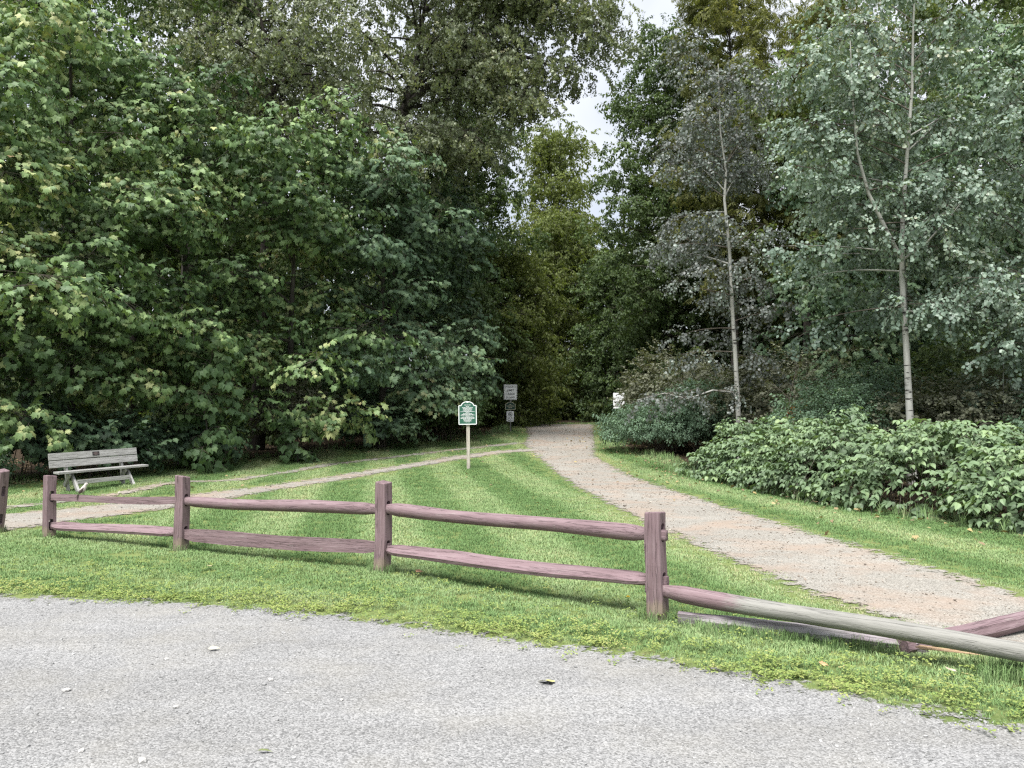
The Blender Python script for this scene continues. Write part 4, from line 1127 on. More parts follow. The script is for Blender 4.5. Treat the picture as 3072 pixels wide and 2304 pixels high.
shrub('shrub', 'small rusty orange bush between the two pale trunks', (7.75, 21.4), 'orange', 0.45, 0.4, 1.75, 6, 60, 70, 0.5, 1.0, 0.45)
GL = 'undergrowth at the foot of the left woods'
for k, (lab, b, sp, rx, h, ns, ti) in enumerate([
        ('brown leaved bush below the layered maple', (-6.9, 25.2), 'mauve', 1.0, 2.3, 420, 0.32),
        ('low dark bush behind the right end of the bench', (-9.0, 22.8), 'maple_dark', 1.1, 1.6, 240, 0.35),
        ('dark leafy bush left of the green rules sign', (-4.6, 28.4), 'maple_dark', 1.3, 1.7, 300, 0.35),
        ('dark bush directly behind the green rules sign', (-2.6, 31.6), 'dark', 1.4, 2.2, 380, 0.35),
        ('dark olive bush behind the weight limit signpost', (-1.9, 40.2), 'dark', 1.6, 3.0, 420, 0.38),
        ('low weedy bush at the far left edge of the woods', (-12.3, 17.6), 'shrub', 1.1, 1.0, 380, 0.4),
        ('added dark bush extending the shade behind the middle of the bench', (-10.5, 20.4), 'maple_dark', 1.4, 1.5, 330, 0.2),  # added bush, leaf tint darkened to extend the shade behind the bench
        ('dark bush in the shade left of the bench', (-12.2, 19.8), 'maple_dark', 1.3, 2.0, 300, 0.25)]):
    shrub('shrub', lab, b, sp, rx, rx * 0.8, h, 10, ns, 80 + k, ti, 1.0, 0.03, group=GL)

# the bramble thicket
def brambles():
    q = np.random.RandomState(91)
    poly = [(4.5, 20.6), (5.0, 18.6), (5.35, 15.6), (5.95, 13.2), (6.75, 12.3), (6.75, 11.2), (7.1, 10.2), (8.6, 8.6), (11.2, 9.0), (10.6, 13.0), (9.2, 17.0), (7.6, 20.0), (6.2, 21.6)]
    root = empty('bramble_thicket', (7.2, 14.5, 0), label='long low thicket of pale green brambles along the right of trail', cat='bush')
    n = 60000
    x = q.uniform(4, 11.4, n); y = q.uniform(8.4, 21.8, n)
    sd = sdist(x, y, poly)
    k = sd > 0
    x, y, sd = x[k], y[k], sd[k]
    lump = fbm(x * 0.9, y * 0.9, 5.0)
    top = 1.33 * np.clip(1 - np.exp(-(sd + 0.06) / 0.30), 0, 1) * (0.55 + 0.85 * lump) + 0.42 * (vnoise(x * 2.2, y * 2.2, 7) - 0.5) * np.clip(sd / 0.4, 0, 1)
    v = q.rand(len(x)) ** 0.4
    z = np.maximum(0.05, top * v)
    dist = np.hypot(x, y)
    w = np.exp(-(top - z) / 0.28) * np.clip(1.6 - sd / 1.6, 0.45, 1)
    k = q.rand(len(x)) < w * 0.30
    x, y, z, sd, top = x[k], y[k], z[k], sd[k], top[k]
    # extra leaves down the front face
    m = len(x)
    gx = (sdist(x + 0.15, y, poly) - sdist(x - 0.15, y, poly)); gy = (sdist(x, y + 0.15, poly) - sdist(x, y - 0.15, poly))
    out_az = np.arctan2(-gy, -gx)
    edge = np.exp(-sd / 0.45)
    az = np.where(q.rand(m) < edge, out_az + 0.6 * q.randn(m), q.rand(m) * 6.283)
    pitch = 0.15 + 0.5 * edge * (1 - z / (top + 0.1)) + 0.3 * q.randn(m)
    tint = 0.40 + 0.45 * (vnoise(x * 1.5, y * 1.5 + z, 3) - 0.5) + 0.15 * q.randn(m) + 0.12 * (z / 1.3 - 0.4)
    pts = np.stack([x - 7.2, y - 14.5, z], -1)
    c = scatter('foliage', 'bramble', SP['bramble'], pts, np.stack([0.3 * q.randn(m), pitch, az], -1), q.uniform(0.65, 1.3, m), tint, root, rng=q)
    c['kind'] = 'stuff'
    tb = Tubes()
    for i in range(0, m, max(1, m // 420)):
        p = pts[i]; b0 = p + np.array([0.3 * q.randn(), 0.3 * q.randn(), 0]); b0[2] = -0.02
        mid = (p + b0) / 2; mid[2] = p[2] * 0.75
        tb.add([b0, mid, p], [0.005, 0.004, 0.003], 4)
    V, F = tb.arrays()
    cn = mesh_np('canes', V, F, [M['twig']], root, smooth=True)
    cn['kind'] = 'stuff'
    return m
NB = brambles()

# white asters by the left edge
def asters():
    root = empty('aster_plant', (-11.1, 16.9, hz(-11.1, 16.9)), label='clump of small white asters at the left edge of the woods', cat='flowers')
    q = np.random.RandomState(99)
    tb = Tubes(); V, F = [], []
    s = Sprig()
    for i in range(26):
        a = q.rand() * 6.283; rr = 0.42 * math.sqrt(q.rand()); hh = q.uniform(0.25, 0.85)
        e = np.array([rr * math.cos(a) * 1.3, rr * math.sin(a), hh])
        tb.add([e * [0.4, 0.4, 0], e * [0.75, 0.75, 0.6], e], [0.004, 0.003, 0.002], 4)
        for k in range(4):
            p = e + q.randn(3) * [0.05, 0.05, 0.05]
            a0 = q.rand() * 6
            for j in range(6): s.leaf(LANCE, 0.016, p, a0 + j * 1.047, q.uniform(-0.5, 0.1))
    V, Fs = tb.arrays()
    mesh_np('stems', V, Fs, [M['stem_green']], root)
    o = s.build('blossoms', [M['white_petal']]); COL.objects.link(o); o.parent = root; o['kind'] = 'stuff'
asters()

# ------------------------------------------------------------------ the wood behind: one mass
def woodland():
    q = np.random.RandomState(77)
    tb = Tubes(); pts, rot, scl, tn = [], [], [], []
    spots = []
    tries = 0
    while len(spots) < 120 and tries < 6000:
        tries += 1
        y = q.uniform(30, 78); x = q.uniform(-0.78 * y - 4, 0.78 * y + 4)
        e = float(sdist(np.array([x]), np.array([y]), WOOD)[0])
        if e < 4.0: continue
        pxn = x / y
        if 0.0 < pxn < 0.14 and y < 62: continue
        if any(math.hypot(x - a, y - b) < 2.7 for a, b in spots): continue
        spots.append((x, y))
    for (x, y) in spots:
        gap = -0.02 < x / y < 0.17
        h = q.uniform(9, 12) if q.rand() < 0.4 else q.uniform(12, 18)
        if gap: h = min(h, 1.6 + 0.27 * y)
        elif -0.10 < x / y < 0.22: h = min(h, 1.6 + 0.36 * y)
        z0 = hz(x, y)
        lx, ly = q.randn(2) * 0.5
        r0 = 0.012 * h
        tb.add([(x, y, z0 - 0.1), (x + lx * .3, y + ly * .3, z0 + h * 0.4), (x + lx, y + ly, z0 + h * 0.95)], [r0 * 1.3, r0, 0.03], 7)
        R0 = q.uniform(2.0, 3.2); base = h * (0.12 if h < 13 else q.uniform(0.22, 0.42))
        nb = 8
        cl = [(x + lx * .5 + R0 * 0.75 * q.randn() * 0.7, y + ly * .5 + R0 * 0.75 * q.randn() * 0.7, z0 + base + (h - base) * q.rand(), q.uniform(0.9, 1.7)) for _ in range(nb)]
        t0 = 0.34 + 0.16 * q.randn()
        for (a, b, c, rr) in cl:
            m = int(22 * rr * rr)
            d = q.randn(m, 3); d /= np.linalg.norm(d, axis=1)[:, None]
            rad = rr * q.rand(m) ** 0.4
            P = np.array([a, b, c]) + d * rad[:, None] * np.array([1, 1, 0.62])
            P[:, 2] = np.maximum(P[:, 2], z0 + 0.2)
            pts.append(P)
            rot.append(np.stack([0.4 * q.randn(m), 0.35 - 0.7 * d[:, 2] + 0.3 * q.randn(m), np.arctan2(d[:, 1], d[:, 0])], -1))
            scl.append(q.uniform(1.3, 2.0, m)); tn.append(t0 + 0.12 * q.randn() + 0.12 * q.randn(m))
    # understorey
    for i in range(900):
        y = 27 + 52 * q.rand() ** 0.8; x = q.uniform(-0.78 * y - 4, 0.78 * y + 4)
        e = float(sdist(np.array([x]), np.array([y]), WOOD)[0])
        if e < 1.8 or (0.3 < x < 4.6 and y < 46): continue
        z0 = hz(x, y); rr = q.uniform(0.8, 1.5); hh = q.uniform(1.0, 4.5)
        m = 42
        d = q.randn(m, 3); d /= np.linalg.norm(d, axis=1)[:, None]
        P = np.array([x, y, z0 + hh * 0.5]) + d * (q.rand(m) ** 0.4)[:, None] * np.array([rr, rr, hh * 0.5])
        P[:, 2] = np.maximum(P[:, 2], z0 + 0.1)
        pts.append(P); rot.append(np.stack([0.4 * q.randn(m), 0.3 + 0.4 * q.randn(m), q.rand(m) * 6.283], -1))
        scl.append(q.uniform(1.1, 1.8, m)); tn.append(0.3 + 0.15 * q.randn(m))
        tb.add([(x, y, z0), (x + 0.1, y, z0 + hh)], [0.03, 0.015], 5)
    pts = np.concatenate(pts)
    o = scatter('woodland', 'far', SP['far'], pts, np.concatenate(rot), np.concatenate(scl), np.concatenate(tn), None, tb, [M['bark_dark']], q)
    tag(o, 'dim mass of woodland behind the front trees', 'woods', kind='stuff')
    return len(pts)
NW = woodland()
print('SPRIGS', TOT, 'bramble', NB, 'wood', NW)
#@@TREES_END

# ================================================================== fence
def ray_poly(poly, th):
    """distance from the origin to a polygon's edge in direction th"""
    d = np.array([math.cos(th), math.sin(th)])
    best = None
    for i in range(len(poly)):
        a, b2 = np.array(poly[i], float), np.array(poly[(i + 1) % len(poly)], float)
        e = b2 - a
        den = d[0] * e[1] - d[1] * e[0]
        if abs(den) < 1e-12: continue
        t1 = (a[0] * e[1] - a[1] * e[0]) / den
        u = (a[0] * d[1] - a[1] * d[0]) / den
        if t1 > 0 and -1e-6 <= u <= 1 + 1e-6 and (best is None or t1 < best): best = t1
    return best or 0.02
RECT = [(-0.021, -0.042), (0.021, -0.042), (0.021, 0.042), (-0.021, 0.042)]
WEDGE = [(-0.078, -0.012), (-0.066, -0.045), (0.042, -0.055), (0.055, 0.05), (0.035, 0.058)]
SLAB = [(-0.036, -0.078), (0.034, -0.055), (0.026, 0.06), (-0.030, 0.074)]
SLIM = [(-0.034, -0.044), (0.036, -0.032), (0.032, 0.036), (-0.03, 0.046)]
FAT = [(-0.055, -0.040), (0.045, -0.050), (0.055, 0.030), (-0.02, 0.058), (-0.06, 0.02)]
def rail_geo(Ln, poly, seed, r=0.056, tenon=(0.34, 0.34), sag=0.01, jag=False):
    q = np.random.RandomState(seed)
    if poly is None:
        ang = list(np.linspace(-math.pi, math.pi, 18, endpoint=False))
        full = [r] * len(ang)
    else:
        ang = [math.atan2(b, a) for a, b in poly] + [math.atan2(b, a) for a, b in RECT] + list(np.linspace(-3.1, 3.1, 8))
        ang = sorted(ang)
        full = [ray_poly(poly, a) for a in ang]
    ten = [ray_poly(RECT, a) for a in ang]
    xs = np.unique(np.concatenate([np.linspace(0, 0.45, 9), np.linspace(0.45, Ln - 0.45, 14), np.linspace(Ln - 0.45, Ln, 9)]))
    V, F = [], []
    nA = len(ang)
    ph = q.rand(3) * 6
    for i, x in enumerate(xs):
        def sm(u): u = min(1, max(0, u)); return u * u * (3 - 2 * u)
        f = 1.0
        if tenon[0]: f = min(f, sm((x - 0.10) / (tenon[0] - 0.10)))
        if tenon[1]: f = min(f, sm((Ln - x - 0.10) / (tenon[1] - 0.10)))
        wob = 1 + 0.05 * math.sin(x * 2.1 + ph[0]) + 0.03 * math.sin(x * 5.3 + ph[1])
        oz = -sag * math.sin(math.pi * x / Ln) + 0.006 * math.sin(x * 3 + ph[2]); oy = 0.010 * math.sin(x * 2 + ph[1])
        for k, a in enumerate(ang):
            rr = (full[k] * wob * f + ten[k] * (1 - f)) * (1 + 0.012 * q.randn())
            xx = x + (0.07 * q.randn() if (jag and i == len(xs) - 1) else 0)
            V.append((xx, oy + rr * math.cos(a), oz + rr * math.sin(a)))
    for i in range(len(xs) - 1):
        for k in range(nA):
            k2 = (k + 1) % nA
            F.append((i * nA + k, (i + 1) * nA + k, (i + 1) * nA + k2, i * nA + k2))
    F.append(tuple(range(nA)))
    F.append(tuple(reversed([(len(xs) - 1) * nA + k for k in range(nA)])))
    F = [tuple(reversed(f)) for f in F]
    return V, F

def place_x(o, A, B, roll=0.0):
    A, B = Vector(A), Vector(B)
    x = (B - A).normalized(); y = Vector((0, 0, 1)).cross(x).normalized(); z = x.cross(y)
    m = Matrix((x, y, z)).transposed().to_4x4() @ Matrix.Rotation(roll, 4, 'X')
    m.translation = A
    o.matrix_local = m

def make_post(parent, px, py, h, ang, slots, seed, lean=(0, 0), wx=0.135, wy=0.125, name='post', zoff=0.0):
    q = np.random.RandomState(seed)
    bm = box(wx, wy, h + 0.25, (0, 0, (h - 0.25) / 2))
    bmesh.ops.bevel(bm, geom=[e for e in bm.edges], offset=0.011, segments=2, affect='EDGES', profile=0.5)
    bmesh.ops.subdivide_edges(bm, edges=[e for e in bm.edges if abs(e.verts[0].co.z - e.verts[1].co.z) > 0.3], cuts=7)
    tl = q.uniform(-0.14, 0.14, 2)
    for v in bm.verts:
        u = v.co.z / h
        v.co.x *= 1.03 - 0.06 * u; v.co.y *= 1.03 - 0.06 * u
        v.co.x += 0.004 * math.sin(v.co.z * 7 + seed); v.co.y += 0.004 * math.sin(v.co.z * 6 + seed * 2)
        if v.co.z > h - 0.05: v.co.z += tl[0] * v.co.x + tl[1] * v.co.y
    for e in bm.verts: e.co += Vector((0.0015 * q.randn(), 0.0015 * q.randn(), 0))
    o = bobj(name, bm, M['paint_post'], parent)
    for zc in slots:
        cb = box(0.4, 0.056, 0.145, (0, 0, zc + zoff))
        bmesh.ops.bevel(cb, geom=[e for e in cb.edges if abs(e.verts[0].co.x - e.verts[1].co.x) > 0.2], offset=0.024, segments=4, affect='EDGES', profile=0.5)
        c = bobj('cutter', cb, M['paint_post'])
        md = o.modifiers.new('b', 'BOOLEAN'); md.operation = 'DIFFERENCE'; md.object = c; md.solver = 'EXACT'
        bpy.context.view_layer.update()
        dg = bpy.context.evaluated_depsgraph_get()
        me = bpy.data.meshes.new_from_object(o.evaluated_get(dg))
        o.modifiers.clear()
        o.data = me
        bpy.data.objects.remove(c)
    o.location = (px, py, 0)
    o.rotation_euler = (lean[0], lean[1], ang)
    return o

PST = [(-6.04, 10.55, 0.807, (0.163, 0.528)), (-3.91, 9.57, 0.876, (0.205, 0.585)), (-1.325, 8.28, 0.916, (0.24, 0.64)), (1.14, 6.37, 0.835, (0.285, 0.665)), (3.56, 4.52, 0.82, (0.20, 0.60))]
fence = empty('split_rail_fence', (0, 0, 0), label='mauve brown two-rail split timber fence along the gravel edge', cat='fence')
for i, (px, py, h, sl) in enumerate(PST):
    a, c = PST[max(i - 1, 0)], PST[min(i + 1, len(PST) - 1)]
    ang = math.atan2(c[1] - a[1], c[0] - a[0])
    if i == 0: ang = math.radians(-40)
    make_post(fence, px, py, h, ang, [sl[0] + 0.012, sl[1] + 0.012], 10 + i, lean=((0, 0), (0.01, 0.015), (0.0, 0.02), (0.0, -0.015), (0, 0))[i])
def fence_rail(i, z0, z1, poly, seed, mat='paint_rail', r=0.056, off=0.0, roll=0.0, ext=0.09):
    A, B = Vector((PST[i][0], PST[i][1], z0)), Vector((PST[i + 1][0], PST[i + 1][1], z1))
    d = (B - A).normalized(); nrm = Vector((0, 0, 1)).cross(d)
    A2, B2 = A - d * ext + nrm * off, B + d * ext - nrm * off
    V, F = rail_geo((B2 - A2).length, poly, seed, r)
    o = mobj('rail', V, F, M[mat], fence, smooth=poly is None)
    place_x(o, A2, B2, roll)
    return o
fence_rail(0, 0.528, 0.585, SLIM, 1)
fence_rail(0, 0.163, 0.215, WEDGE, 2, r=0.05)
fence_rail(1, 0.578, 0.640, None, 3, r=0.064)
fence_rail(1, 0.195, 0.245, SLAB, 4)
fence_rail(2, 0.640, 0.665, None, 5, r=0.063)
fence_rail(2, 0.234, 0.290, WEDGE, 6)
gr = fence_rail(3, 0.232, 0.17, None, 7, 'bare_rail', r=0.062)
gr['label'] = 'weathered grey round rail with worn paint'

p5 = make_post(None, -7.03, 11.02, 0.86, R(-28), [0.2, 0.58], 31, lean=(0.0, 0.15), name='fence_post')
tag(p5, 'leaning mauve fence post cut by the left picture edge', 'fence post')

def loose_rail(name, label, A, B, poly, seed, mat, ten, roll=0.0, r=0.05, jag=True, sag=0.0):
    V, F = rail_geo((Vector(B) - Vector(A)).length, poly, seed, r, ten, sag, jag)
    o = mobj(name, V, F, M[mat], None, smooth=poly is None)
    place_x(o, A, B, roll)
    return tag(o, label, 'fence rail')
loose_rail('fallen_rail', 'fallen weathered rail lying in grass beside the near fence post', (1.27, 6.21, 0.055), (2.74, 5.50, 0.045), FAT, 21, 'fallen_rail', (0.34, 0), 0.25)
loose_rail('broken_rail', 'broken lilac rail angled across the trail behind the grey rail', (2.62, 5.47, 0.04), (4.45, 6.30, 0.13), FAT, 22, 'paint_rail', (0, 0.34), 0.5, jag=False)
V, F = [], []
q = np.random.RandomState(3)
for i in range(5):
    y0 = -0.028 + 0.012 * i; l0, l1 = q.uniform(-0.02, 0.03), q.uniform(0.24, 0.40); t0 = q.uniform(0.006, 0.013)
    k = len(V)
    V += [(l0, y0, 0), (l0, y0 + 0.012, 0), (l0, y0 + 0.012, t0), (l0, y0, t0), (l1, y0 + 0.003, 0), (l1, y0 + 0.007, 0), (l1, y0 + 0.006, t0 * 0.4), (l1, y0 + 0.004, t0 * 0.4)]
    F += [(k + 3, k + 2, k + 1, k), (k + 4, k + 5, k + 6, k + 7), (k, k + 1, k + 5, k + 4), (k + 1, k + 2, k + 6, k + 5), (k + 2, k + 3, k + 7, k + 6), (k + 3, k, k + 4, k + 7)]
o = mobj('wood_splinter', V, F, M['fresh'], None)
place_x(o, (2.66, 5.33, 0.075), (3.03, 5.19, 0.07))
tag(o, 'pale freshly split wood splinter lying under the grey rail', 'splinter')

# ================================================================== bench
BL = 1.78
bench = empty('park_bench', (-8.64, 16.95, hz(-8.64, 16.95) + 0.0), (0, R(-2.4), R(49)), label='weathered grey wooden bench with plaque in front of the left woods', cat='bench')
def backpt(z): return 0.26 + 0.20 * (z - 0.40)
for z0 in (0.50, 0.655):
    o = beam('backrest_board', (-BL / 2, backpt(z0 + 0.07) - 0.03, z0 + 0.07), (BL / 2, backpt(z0 + 0.07) - 0.03, z0 + 0.07), 0.04, 0.142, M['greywood'], bench)
    o.rotation_euler = (R(-11), 0, 0)
    if z0 > 0.6:
        pl = bobj('plaque', box(0.14, 0.006, 0.085, (0.03, -0.0235, 0.005), 0.002), M['plaque'], o)
        V, F = [], []
        for r_, wv in ((0.024, 0.07), (0.008, 0.10), (-0.008, 0.10), (-0.024, 0.06)):
            k = len(V); zc = 0.005 + r_
            V += [(0.03 - wv / 2, -0.0275, zc - 0.003), (0.03 + wv / 2, -0.0275, zc - 0.003), (0.03 + wv / 2, -0.0275, zc + 0.003), (0.03 - wv / 2, -0.0275, zc + 0.003)]
            F.append((k, k + 1, k + 2, k + 3))
        mobj('engraving', V, F, plain('worn_engraving', (0.22, 0.16, 0.15)), pl)
for y0 in (0.06,):
    beam('seat_board', (-BL / 2 + 0.06, y0 + 0.02, 0.405), (BL / 2 + 0.10, y0 + 0.02, 0.405), 0.29, 0.042, M['greywood'], bench)
for sx in (-0.56, 0.56):
    beam('leg', (sx, 0.20, -0.03), (sx, 0.345, 0.70), 0.042, 0.10, M['greywood'], bench, up=(0, 1, 0)).matrix_local
    beam('leg', (sx + 0.045, -0.24, -0.03), (sx + 0.045, 0.16, 0.375), 0.042, 0.095, M['greywood'], bench, up=(0, 1, 0.3))
    beam('seat_brace', (sx - 0.045, 0.27, 0.12), (sx - 0.045, -0.02, 0.38), 0.04, 0.085, M['greywood'], bench, up=(0, 1, 0.3))
beam('stretcher', (-0.50, -0.13, 0.20), (0.56, -0.13, 0.20), 0.04, 0.085, M['greywood'], bench)

# ================================================================== signs
def text_mesh(name, body, size, mat, parent, loc, spacing=1.0, bold=0.0):
    c = bpy.data.curves.new('txt', 'FONT')
    c.body = body; c.size = size; c.align_x = 'CENTER'; c.align_y = 'CENTER'; c.extrude = 0.001; c.offset = bold
    c.space_character = spacing
    o = bpy.data.objects.new('txt', c); COL.objects.link(o)
    bpy.context.view_layer.update()
    me = bpy.data.meshes.new_from_object(o.evaluated_get(bpy.context.evaluated_depsgraph_get()))
    bpy.data.objects.remove(o)
    me.materials.clear(); me.materials.append(mat)
    t2 = bpy.data.objects.new(name, me); COL.objects.link(t2)
    t2.parent = parent; t2.location = loc; t2.rotation_euler = (R(90), 0, 0)
    return t2
def plate(name, outline, th, mat, parent, loc=(0, 0, 0)):
    """flat panel in the XZ plane, front face at y = -th/2"""
    n = len(outline)
    V = [(x, -th / 2, z) for x, z in outline] + [(x, th / 2, z) for x, z in outline]
    F = [tuple(range(n)), tuple(reversed(range(n, 2 * n)))] + [(i, i + n, (i + 1) % n + n, (i + 1) % n) for i in range(n)]
    return mobj(name, V, F, mat, parent, loc=loc)
def rim(name, outline, wd, y, th, mat, parent):
    n = len(outline); P = np.array(outline); C = P.mean(0)
    nrm = []
    for i in range(n):
        e = P[(i + 1) % n] - P[i - 1]; nv = np.array([-e[1], e[0]]); nv /= np.linalg.norm(nv)
        if np.dot(nv, C - P[i]) < 0: nv = -nv
        nrm.append(nv)
    I = P + np.array(nrm) * wd
    V = [(x, y, z) for x, z in P] + [(x, y, z) for x, z in I] + [(x, y + th, z) for x, z in P] + [(x, y + th, z) for x, z in I]
    F = []
    for i in range(n):
        j = (i + 1) % n
        F += [(i, j, j + n, i + n), (i, i + 2 * n, j + 2 * n, j), (i + n, j + n, j + 3 * n, i + 3 * n)]
    return mobj(name, V, F, mat, parent)
def arch_outline(w_, h_, shoulder, dip=0.10):
    """board with stepped shoulders and an arched top, bottom at z=0"""
    o = [(-w_ / 2 + 0.02, 0), (w_ / 2 - 0.02, 0), (w_ / 2, 0.02), (w_ / 2, shoulder - 0.015), (w_ / 2 - 0.015, shoulder)]
    a = w_ * 0.36
    o.append((a, shoulder))
    for k in range(1, 12):
        th = math.pi * k / 12
        o.append((a * math.cos(th) * (1 - 0.0), shoulder + (h_ - shoulder) * math.sin(th) ** 1.2))
    o += [(-a, shoulder), (-w_ / 2 + 0.015, shoulder), (-w_ / 2, shoulder - 0.015), (-w_ / 2, 0.02)]
    return o
def lines(name, rows, mat, parent, y, seed=0, th=0.008):
    """rows of small unreadable print: (z, half width); broken into words"""
    q = np.random.RandomState(seed); V, F = [], []
    for z, hw in rows:
        x = -hw
        while x < hw:
            wl = min(q.uniform(0.02, 0.06), hw - x)
            k = len(V)
            V += [(x, y, z - th / 2), (x + wl, y, z - th / 2), (x + wl, y, z + th / 2), (x, y, z + th / 2)]
            F.append((k, k + 1, k + 2, k + 3)); x += wl + 0.008
    o = mobj(name, V, F, mat, parent)
    o['kind'] = 'stuff'
    return o

gx, gy = -1.20, 22.1
g0 = empty('rules_sign', (gx, gy, hz(gx, gy)), (0, R(-0.8), R(4)), label='green rules sign with white border on a pale wooden post', cat='sign')
bobj('post', box(0.092, 0.09, 1.75, (0.01, 0.065, 0.78), 0.006), M['signpost'], g0)
ol = [(x, z + 1.235) for x, z in arch_outline(0.50, 0.645, 0.535)]
plate('board', ol, 0.03, M['sign_green'], g0)
rim('border', ol, 0.024, -0.019, 0.004, M['sign_white'], g0)
rows = [(1.775, 0.085), (1.735, 0.045), (1.705, 0.15), (1.682, 0.13), (1.66, 0.11), (1.637, 0.13), (1.612, 0.10), (1.592, 0.19), (1.565, 0.05), (1.540, 0.12), (1.517, 0.16), (1.497, 0.19), (1.472, 0.05), (1.447, 0.16), (1.425, 0.19), (1.405, 0.19), (1.382, 0.12), (1.357, 0.10), (1.335, 0.11), (1.31, 0.06)]
lines('lettering', rows, M['sign_white'], g0, -0.0175, 4, 0.011)
mobj('heading_bar', [(-0.03, -0.0178, 1.835), (0.03, -0.0178, 1.835), (0.03, -0.0178, 1.858), (-0.03, -0.0178, 1.858)], [(0, 1, 2, 3)], M['sign_white'], g0)

wx, wy = -0.085, 36.4
zb = hz(wx, wy)
w0 = empty('road_sign', (wx, wy, zb), (0, R(0.5), R(3)), label='weight limit signpost with three plates by the left of trail', cat='sign')
bobj('post', box(0.055, 0.04, 2.16, (0.02, 0.03, 1.05), 0.004), M['steel'], w0)
RC = lambda w_, z0, z1, c=0.02: [(-w_ / 2 + c, z0), (w_ / 2 - c, z0), (w_ / 2, z0 + c), (w_ / 2, z1 - c), (w_ / 2 - c, z1), (-w_ / 2 + c, z1), (-w_ / 2, z1 - c), (-w_ / 2, z0 + c)]
d0 = 2.97 - 1.0 - 1.0
zt = 2.98 - zb
p1 = plate('weight_limit_plate', RC(0.60, zt - 0.70, zt), 0.006, M['sign_white'], w0)
rim('border', RC(0.572, zt - 0.686, zt - 0.014), 0.012, -0.0045, 0.001, M['sign_black'], p1)
for tx, zz, sz in (('WEIGHT', -0.115, 0.132), ('LIMIT', -0.27, 0.14), ('10,000', -0.43, 0.14), ('pounds', -0.585, 0.135)):
    text_mesh('lettering', tx, sz, M['sign_black'], p1, (0, -0.0045, zt + zz), bold=0.001)
zs = 2.19 - zb
oo = [(x, z + zs - 0.36) for x, z in arch_outline(0.47, 0.36, 0.27)]
p2 = plate('small_green_plate', oo, 0.008, M['sign_dkgreen'], w0)
rim('border', oo, 0.018, -0.006, 0.002, M['sign_gold'], p2)
lines('lettering', [(zs - 0.13, 0.05), (zs - 0.19, 0.18), (zs - 0.26, 0.08)], M['sign_gold'], p2, -0.0055, 5, 0.028)
zq = 1.77 - zb
p3 = plate('prohibition_plate', RC(0.33, zq - 0.47, zq), 0.006, M['sign_white'], w0)
ring = [(0.095 * math.cos(a), zq - 0.145 + 0.095 * math.sin(a)) for a in np.linspace(0, 2 * math.pi, 28, endpoint=False)]
rim('prohibition_ring', ring, 0.02, -0.0045, 0.001, M['sign_black'], p3)
s2 = 0.066
mobj('slash', [(-s2 - .008, -0.0047, zq - 0.145 + s2 - .008), (-s2 + .008, -0.0047, zq - 0.145 + s2 + .008), (s2 + .008, -0.0047, zq - 0.145 - s2 + .008), (s2 - .008, -0.0047, zq - 0.145 - s2 - .008)], [(0, 3, 2, 1)], M['sign_black'], p3)
lines('pictogram', [(zq - 0.125, 0.03), (zq - 0.15, 0.05), (zq - 0.175, 0.045)], M['sign_black'], p3, -0.0044, 6, 0.022)
lines('lettering', [(zq - 0.29, 0.08), (zq - 0.355, 0.11), (zq - 0.42, 0.10)], M['sign_black'], p3, -0.0044, 7, 0.022)

vx, vy = 4.12, 31.0
v0 = empty('notice_sign', (vx, vy, hz(vx, vy)), (0, 0, R(-5)), label='small white notice with dark print above the dark shrub', cat='sign')
zv = 2.45 - hz(vx, vy)
bobj('post', box(0.07, 0.05, zv - 0.05, (0, 0.035, (zv - 0.05) / 2), 0.004), M['steel'], v0)
p4 = plate('panel', RC(0.43, zv - 0.60, zv, 0.006), 0.008, M['sign_white'], v0)
arc = [(0.12 * math.cos(a), zv - 0.115 + 0.065 * math.sin(a)) for a in np.linspace(0, math.pi, 10)] + [(0.085 * math.cos(a), zv - 0.115 + 0.038 * math.sin(a)) for a in np.linspace(math.pi, 0, 10)]
mobj('arched_print', [(x, -0.0055, z) for x, z in arc], [tuple(range(19, -1, -1))], M['sign_black'], p4)
lines('lettering', [(zv - 0.16, 0.09), (zv - 0.205, 0.15)], plain('grey_sign_print', (0.20, 0.22, 0.23)), p4, -0.0055, 8, 0.016)
for sx in (-0.155, 0.15):
    dot = [(sx + 0.018 * math.cos(a), zv - 0.265 + 0.018 * math.sin(a)) for a in np.linspace(0, 2 * math.pi, 10, endpoint=False)]
    mobj('dot', [(x, -0.0055, z) for x, z in dot], [tuple(range(9, -1, -1))], M['sign_black'], p4)
lines('dark_print', [(zv - 0.34, 0.10), (zv - 0.375, 0.13), (zv - 0.41, 0.12), (zv - 0.45, 0.10), (zv - 0.49, 0.14), (zv - 0.53, 0.15)], M['sign_black'], p4, -0.0055, 9, 0.024)

